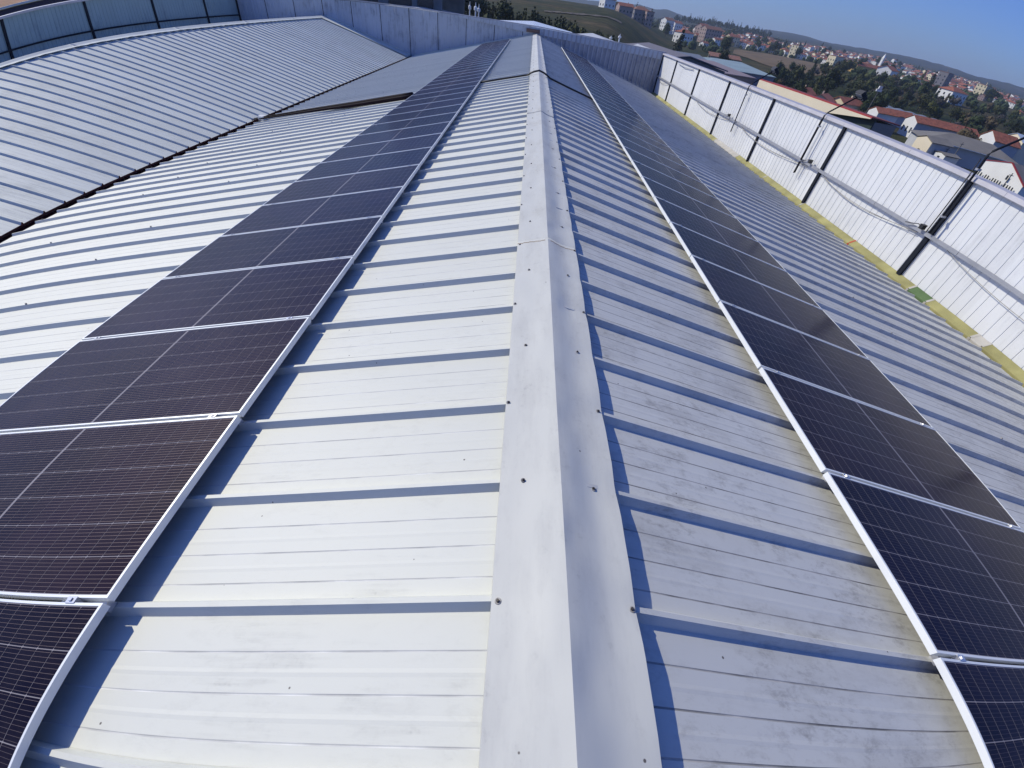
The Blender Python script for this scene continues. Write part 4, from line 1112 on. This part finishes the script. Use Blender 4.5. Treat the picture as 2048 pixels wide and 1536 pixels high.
# wavy blue grey roof
p0, p1 = AZ(35.3, 262), AZ(40.2, 250)
o = empty('shed', (p0+p1)/2, label='shed with a wavy blue grey barrel roof behind the long red roof', cat='shed')
inv = Matrix.Translation(-(p0+p1)/2)
ax = (p1-p0); ax.z = 0; ln = ax.length; ax.normalize(); pr_ = Vector((ax.y, -ax.x, 0))
mb = MB(); nseg = 36; V = []
for i in range(nseg+1):
    t = i/nseg; c = p0 + ax*ln*t; h = 3.3 + 0.38*abs(math.sin(t*PI*5))
    for (off, dz) in ((-5, -3.4), (-4.2, -0.6), (0, 0), (5, -1.8)):
        q = c - pr_*off*-1; V.append(tuple(inv @ Vector((c.x+pr_.x*(-off), c.y+pr_.y*(-off), -15.2+4.1+h-3.3+dz+0.0))))
mb.v = V
for i in range(nseg):
    for k in range(3): a = i*4+k; mb.f.append((a, a+1, a+5, a+4)); mb.mi.append(0)
r_ = mb.build('roof', GREYB, o, True); mo = r_.modifiers.new('thickness', 'SOLIDIFY'); mo.thickness = 0.12
part(o, 'wall', GREYB, lambda mb: mb.box(-ln/2, ln/2, -3.6, -3.3, -1, 1.5)).rotation_euler = (0, 0, math.atan2(ax.y, ax.x))
# long red roofed house with a white gable
def gable_house(name, label, az, D, rot, L, Wd, hw, rh, wallm, endm, tm, winends=0, cat='house', zoff=None, rows=1):
    p = AZ(az, D, zoff); o = empty(name, p, (0, 0, rot), label=label, cat=cat); hy = Wd/2
    part(o, 'end_wall', endm, lambda mb: slab(mb, [(-L/2, -hy, -4), (-L/2, -hy, hw), (-L/2, 0, hw+rh), (-L/2, hy, hw), (-L/2, hy, -4)], 0.3))
    part(o, 'end_wall', wallm, lambda mb: slab(mb, [(L/2-.3, -hy, -4), (L/2-.3, -hy, hw), (L/2-.3, 0, hw+rh), (L/2-.3, hy, hw), (L/2-.3, hy, -4)], 0.3))
    for s in (-1, 1): part(o, 'side_wall', wallm, lambda mb: mb.box(-L/2+.31, L/2-.31, min(s*hy, s*(hy-.3)), max(s*hy, s*(hy-.3)), -4, hw-.02))
    for s in (-1, 1):
        e = .4; sl_ = rh/hy
        part(o, 'roof_slope', tm, lambda mb: slab(mb, [(-L/2-.2, s*(hy+e), hw-e*sl_+.16), (L/2+.3, s*(hy+e), hw-e*sl_+.16), (L/2+.3, s*.01, hw+rh+.16), (-L/2-.2, s*.01, hw+rh+.16)][::s], 0.12))
    for r in range(rows):
        for k in range(winends):
            c = (k+.5)*Wd/winends - hy
            f = part(o, 'window', simple('window_frame_w', (0.5, 0.5, 0.5), 0.6) if False else GLASS, lambda mb: mb.box(-L/2-.42 if False else -L/2-.045, -L/2-.005+.0, c-.4, c+.4, 1.3+r*3, 2.8+r*3))
    return o
GW = simple('white_render', (0.66, 0.66, 0.66), 0.8, var=0.05, scale=0.5)
GS = simple('blue_grey_shade_render', (0.42, 0.43, 0.46), 0.8, var=0.06, scale=0.4)  # side walls' shade is put into this darker blue grey colour
gable_house('house', 'long red tiled house with a pale gable end and tall windows', 40.6, 212, math.radians(-6), 22, 7, 4.4, 1.5, GS, GW, TILE, 3)
gable_house('house', 'red tiled wing behind the pale gable, left of it', 36.8, 232, math.radians(-8), 9, 6, 3.4, 1.3, GS, GW, TILE, 0)
gable_house('house', 'small white house with a red chimney at the end of the cream warehouse', 35.7, 205, math.radians(-4), 7, 6, 4.6, 1.2, GW, GW, TILE, 1)
gable_house('house', 'blank pale gabled house with a short red roof at the right edge', 45.1, 196, math.radians(-8), 8, 7, 6.2, 2.0, GS, GW, TILE, 0)
gable_house('house', 'cream house with a blue roof cut off by the right photo edge', 47.2, 205, math.radians(-6), 12, 8, 7.6, 1.6, CREAM, CREAM, simple('pale_blue_roof', (0.36, 0.44, 0.56), 0.5), 0)
# grey hipped roof
p = AZ(42.0, 172); o = empty('shed', p, (0, 0, math.radians(-24)), label='low shed with a broad grey hipped roof between the white houses', cat='shed')
GR = simple('grey_fibre_roof', (0.17, 0.16, 0.15), 0.85, var=0.15, scale=0.3)
E4 = [(-9.5, -7, 4.1), (15, -7, 4.1), (15, 7, 4.1), (-9.5, 7, 4.1)]; T1, T2 = (-1.5, 0, 6.2), (9, 0, 6.2)
part(o, 'roof', GR, lambda mb: (slab(mb, [E4[0], E4[1], T2, T1], .12), slab(mb, [E4[1], E4[2], T2], .12), slab(mb, [E4[2], E4[3], T1, T2], .12), slab(mb, [E4[3], E4[0], T1], .12)))
part(o, 'wall', GS, lambda mb: mb.box(-8.8, 14.3, -6.3, 6.3, -3, 4.0))
part(o, 'eave_board', GW, lambda mb: mb.box(-9.6, 15.1, -7.12, -7.02, 3.95, 4.12))
# white house left of the hipped roof, and a small neighbour
gable_house('house', 'small cream house front below the grey hipped roof', 40.7, 152, math.radians(-6), 5, 6.2, 4.7, 0.8, GS, CREAM, GR, 1)
gable_house('house', 'small white shed with a blue door in front of the grey hipped roof', 42.2, 148, math.radians(-6), 3.4, 4.0, 3.2, 0.3, GW, GW, GR, 1)
# big white gable with a row of slot windows and a red verge
p = AZ(46.7, 140); rotz = math.radians(-82)
o = empty('house', p, (0, 0, rotz), label='big white gabled building with rows of narrow dark windows at right edge', cat='house')
part(o, 'gable_wall', WALLC['white'], lambda mb: slab(mb, [(-5, 0, -3), (5.6, 0, -3), (5.6, 0, 3.4), (0.4, 0, 6.3), (-5, 0, 5.0)], 0.4))
part(o, 'side_wall', WALLC['white'], lambda mb: mb.box(-5, -4.6, 0.42, 14, -3, 4.9)); part(o, 'side_wall', WALLC['white'], lambda mb: mb.box(5.2, 5.6, 0.42, 14, -3, 3.3))
part(o, 'rear_wall', WALLC['white'], lambda mb: mb.box(-4.5, 5.1, 13.6, 14, -3, 3.3))
part(o, 'verge', REDT, lambda mb: (slab(mb, [(-5.2, -.12, 5.05), (0.4, -.12, 6.42), (0.4, .5, 6.42), (-5.2, .5, 5.05)], .14), slab(mb, [(0.41, -.12, 6.42), (5.9, -.12, 3.35), (5.9, .5, 3.35), (0.41, .5, 6.42)], .14)))
part(o, 'roof', GR, lambda mb: (slab(mb, [(-5.2, .52, 5.0), (0.4, .52, 6.36), (0.4, 14.2, 6.36), (-5.2, 14.2, 5.0)], .15), slab(mb, [(0.42, .52, 6.36), (5.9, .52, 3.3), (5.9, 14.2, 3.3), (0.42, 14.2, 6.36)], .15)))
wmb = MB(); wmb.box(-.13, .13, -.10, -.03, 0, 1.05); WM = wmb.mesh('window'); WM.materials.append(GLASS)
for k in range(15):
    if k in (2, 5, 10): continue
    q = new('window', WM, o); q.location = (-4.4+k*0.62, -0.40, 1.7-0.02*k)
wmb = MB(); wmb.box(-.2, .2, -.10, -.03, 0, .9); WM2 = wmb.mesh('window'); WM2.materials.append(GLASS)
q = new('window', WM2, o); q.location = (1.8, -0.40, 3.2)
# floodlit mast and utility poles
for az, D, h, lb, tilt in ((34.3, 215, 9.5, 'tall thin lattice mast with a pale lamp cluster in the tree belt', .03), (42.7, 158, 5.8, 'pale wooden utility pole in front of the grey hipped roof', .0), (41.9, 150, 4.6, 'dark leaning pole left of the pale utility pole', .1), (47.3, 133, 5.2, 'dark pole at the right edge below the white gable', .05)):
    p = AZ(az, D); o = empty('utility_pole', p, (0, tilt, 0), label=lb, cat='pole')
    part(o, 'pole', GR, lambda mb: mb.tube([(0, 0, -1), (0, 0, h)], [0.14, 0.10], 6))
    part(o, 'crossarm', GR, lambda mb: mb.box(-.55, .55, -.06, .06, h-.5, h-.38))
    if 'lamp' in lb: part(o, 'lamp_cluster', GW, lambda mb: (mb.box(-1.0, 1.0, -.2, .2, h, h+.7), mb.box(-.6, .6, -.25, .25, h+.75, h+1.6)))

# ------------------------------------------------------------------ roofs beyond the far wall
MR = sheet('neighbour_metal_roof', (0.46, 0.48, 0.52), (0.25, 0.26, 0.29), 0.25, 0.45, fine=False)
MW = sheet('neighbour_white_roof', (0.68, 0.70, 0.74), (0.48, 0.5, 0.54), 0.25, 0.5, rough=0.25, fine=False)
def low_shed(label, x0, x1, y0, y1, z0, z1, rm, wm=None):
    o, iv = building('shed', label, ((x0+x1)/2, (y0+y1)/2, -13))
    xm = (x0+x1)/2
    part(o, 'roof_slope', rm, lambda mb: slab(mb, [(x0, y0, z0), (xm, y0, z1), (xm, y1, z1), (x0, y1, z0)][::-1], -.12), iv)
    part(o, 'roof_slope', rm, lambda mb: slab(mb, [(xm+.01, y0, z1), (x1, y0, z0), (x1, y1, z0), (xm+.01, y1, z1)][::-1], -.12), iv)
    part(o, 'wall', wm or M['wall_b'], lambda mb: slab(mb, [(x0+.3, y0+.3, -14), (x1-.3, y0+.3, -14), (x1-.3, y0+.3, z0-.15), (xm, y0+.3, z1-.15), (x0+.3, y0+.3, z0-.15)], .2), iv)
    part(o, 'wall', wm or M['wall_b'], lambda mb: mb.box(x0+.3, x0+.5, y0+.6, y1-.2, -14, z0-.15), iv)
    part(o, 'wall', wm or M['wall_b'], lambda mb: mb.box(x1-.5, x1-.3, y0+.6, y1-.2, -14, z0-.15), iv)
    return o
low_shed('shed with a bright white metal roof just beyond the middle of the end wall', -6, 5.5, 55, 82, -.75, -.20, MW)
low_shed('dull grey roofed shed beyond the end wall, behind the vent pipes', -22, -6.5, 50, 75, -.70, -.25, MR)
low_shed('narrow grey roofed shed right of the white roofed shed beyond the end wall', 6.2, 13, 66, 90, -1.2, -.70, MR)
low_shed('dark grey roofed shed behind the corner of the two parapet walls', 15.5, 27, 72, 100, -1.9, -1.0, simple('dark_grey_roof', (0.15, 0.14, 0.16), 0.7), TAN)
low_shed('small grey shed with a white gable strip near the wall corner', 11.5, 15.3, 58, 70, -1.25, -.55, MR, GW)
# twin vent pipes with cowls, and two small white ones
def vent(x, y, zb, h, r, label):
    o = empty('vent_pipe', (x, y, zb), label=label, cat='vent pipe')
    part(o, 'pipe', M['white'], lambda mb: mb.tube([(0, 0, 0), (0, 0, h*.62)], r*.6, 10))
    part(o, 'cowl', M['white'], lambda mb: mb.tube([(0, 0, h*.60), (0, 0, h*.66), (0, 0, h*.78), (0, 0, h*.84)], [r*.6, r*1.5, r*1.5, r*.5], 10))
    part(o, 'tip', M['white'], lambda mb: mb.tube([(0, 0, h*.85), (0, 0, h)], [r*.45, r*.2], 8))
vent(-6.15, 50.5, -.35, 1.45, 0.085, 'thin white vent pipe, left one of the group behind the end wall')
vent(-5.62, 50.5, -.40, 1.50, 0.11, 'white vent pipe with a bright cowl, middle one behind the end wall')
vent(-5.35, 50.7, -.40, 1.40, 0.10, 'grey white vent pipe, right one of the group behind the end wall')
vent(9.3, 66.5, -.85, .75, 0.13, 'small white roof cowl, left of the pair near the wall corner')
vent(10.4, 66.8, -.85, 1.05, 0.13, 'taller white roof cowl, right of the pair near the wall corner')
# shaded concrete building and yard wall beyond the left half of the end wall
CONC = simple('weathered_concrete', (0.20, 0.20, 0.20), 0.9, var=0.3, scale=0.5)
o, iv = building('building', 'weathered concrete building with dark openings behind the end wall, cut by the top edge', (-17, 74, -10))
part(o, 'plinth', CONC, lambda mb: mb.box(-24, -10.5, 70.0, 70.5, -11, -.45), iv)
for x0, x1 in ((-24, -22.6), (-19.8, -18.6), (-15.6, -15.0), (-12.9, -11.9)): part(o, 'pillar', CONC, lambda mb: mb.box(x0, x1, 70.02, 70.5, -.44, 3), iv)
part(o, 'lintel', CONC, lambda mb: mb.box(-24, -10.5, 69.95, 70.5, 3.01, 4.2), iv)
for x0, x1 in ((-22.5, -19.9), (-18.5, -15.7), (-14.9, -13.0)): part(o, 'opening', GLASS, lambda mb: mb.box(x0, x1, 70.3, 70.4, -.43, 3), iv)
part(o, 'roof', MR, lambda mb: mb.box(-24.4, -10.2, 69.6, 82, 4.25, 4.5), iv)
part(o, 'rear_wall', CONC, lambda mb: mb.box(-24, -10.5, 81, 81.4, -11, 4.2), iv)
# rust coloured roof beyond the left wall
o, iv = building('shed', 'rust brown roofed shed beyond the left wall, in the top left corner', (-58, 44, -10))
RB = simple('rust_brown_roof', (0.30, 0.13, 0.06), 0.85, var=0.3, scale=0.6)
part(o, 'roof_slope', RB, lambda mb: slab(mb, [(-44, 22, -0.72), (-44, 66, -0.72), (-60, 66, 1.9), (-60, 22, 1.9)], .12), iv)
part(o, 'roof_slope', RB, lambda mb: slab(mb, [(-60.02, 22, 1.9), (-60.02, 66, 1.9), (-76, 66, -0.72), (-76, 22, -0.72)], .12), iv)
part(o, 'eave_trim', M['white'], lambda mb: mb.box(-43.95, -43.8, 22, 66, -0.86, -0.68), iv)
part(o, 'wall', simple('dark_violet_wall', (0.05, 0.045, 0.09), 0.8), lambda mb: mb.box(-44.6, -44.3, 22.4, 65.6, -12, -0.95), iv)
part(o, 'wall', CONC, lambda mb: mb.box(-75.8, -44.7, 22.4, 22.7, -12, -0.95), iv)

# our own building below the roofs
o, iv = building('warehouse_walls', 'outer walls of the warehouse below the parapets', (0, 16, -15), 'building')
part(o, 'wall', M['wall_g'], lambda mb: mb.box(9.42, 9.6, -8, 38.9, -16, 0.02), iv)
part(o, 'wall', M['wall_g'], lambda mb: mb.box(-21.3, -21.1, -8, 38.9, -16, 0.06), iv)
part(o, 'wall', M['wall_g'], lambda mb: mb.box(-21.05, 9.4, 38.80, 38.95, -16, 0.05), iv)

# ------------------------------------------------------------------ haze
mb = MB(); mb.box(-7000, 7000, -7000, 7000, -140, 130)
hm = bpy.data.materials.new('haze_air'); hm.use_nodes = True; ht = hm.node_tree; ht.nodes.remove(ht.nodes['Principled BSDF'])
pv = ht.nodes.new('ShaderNodeVolumePrincipled'); pv.inputs['Color'].default_value = (0.66, 0.80, 1.0, 1); pv.inputs['Density'].default_value = 0.00018; pv.inputs['Anisotropy'].default_value = 0.2
ht.links.new(pv.outputs[0], ht.nodes['Material Output'].inputs['Volume'])
tag(mb.build('haze', hm), kind='stuff')
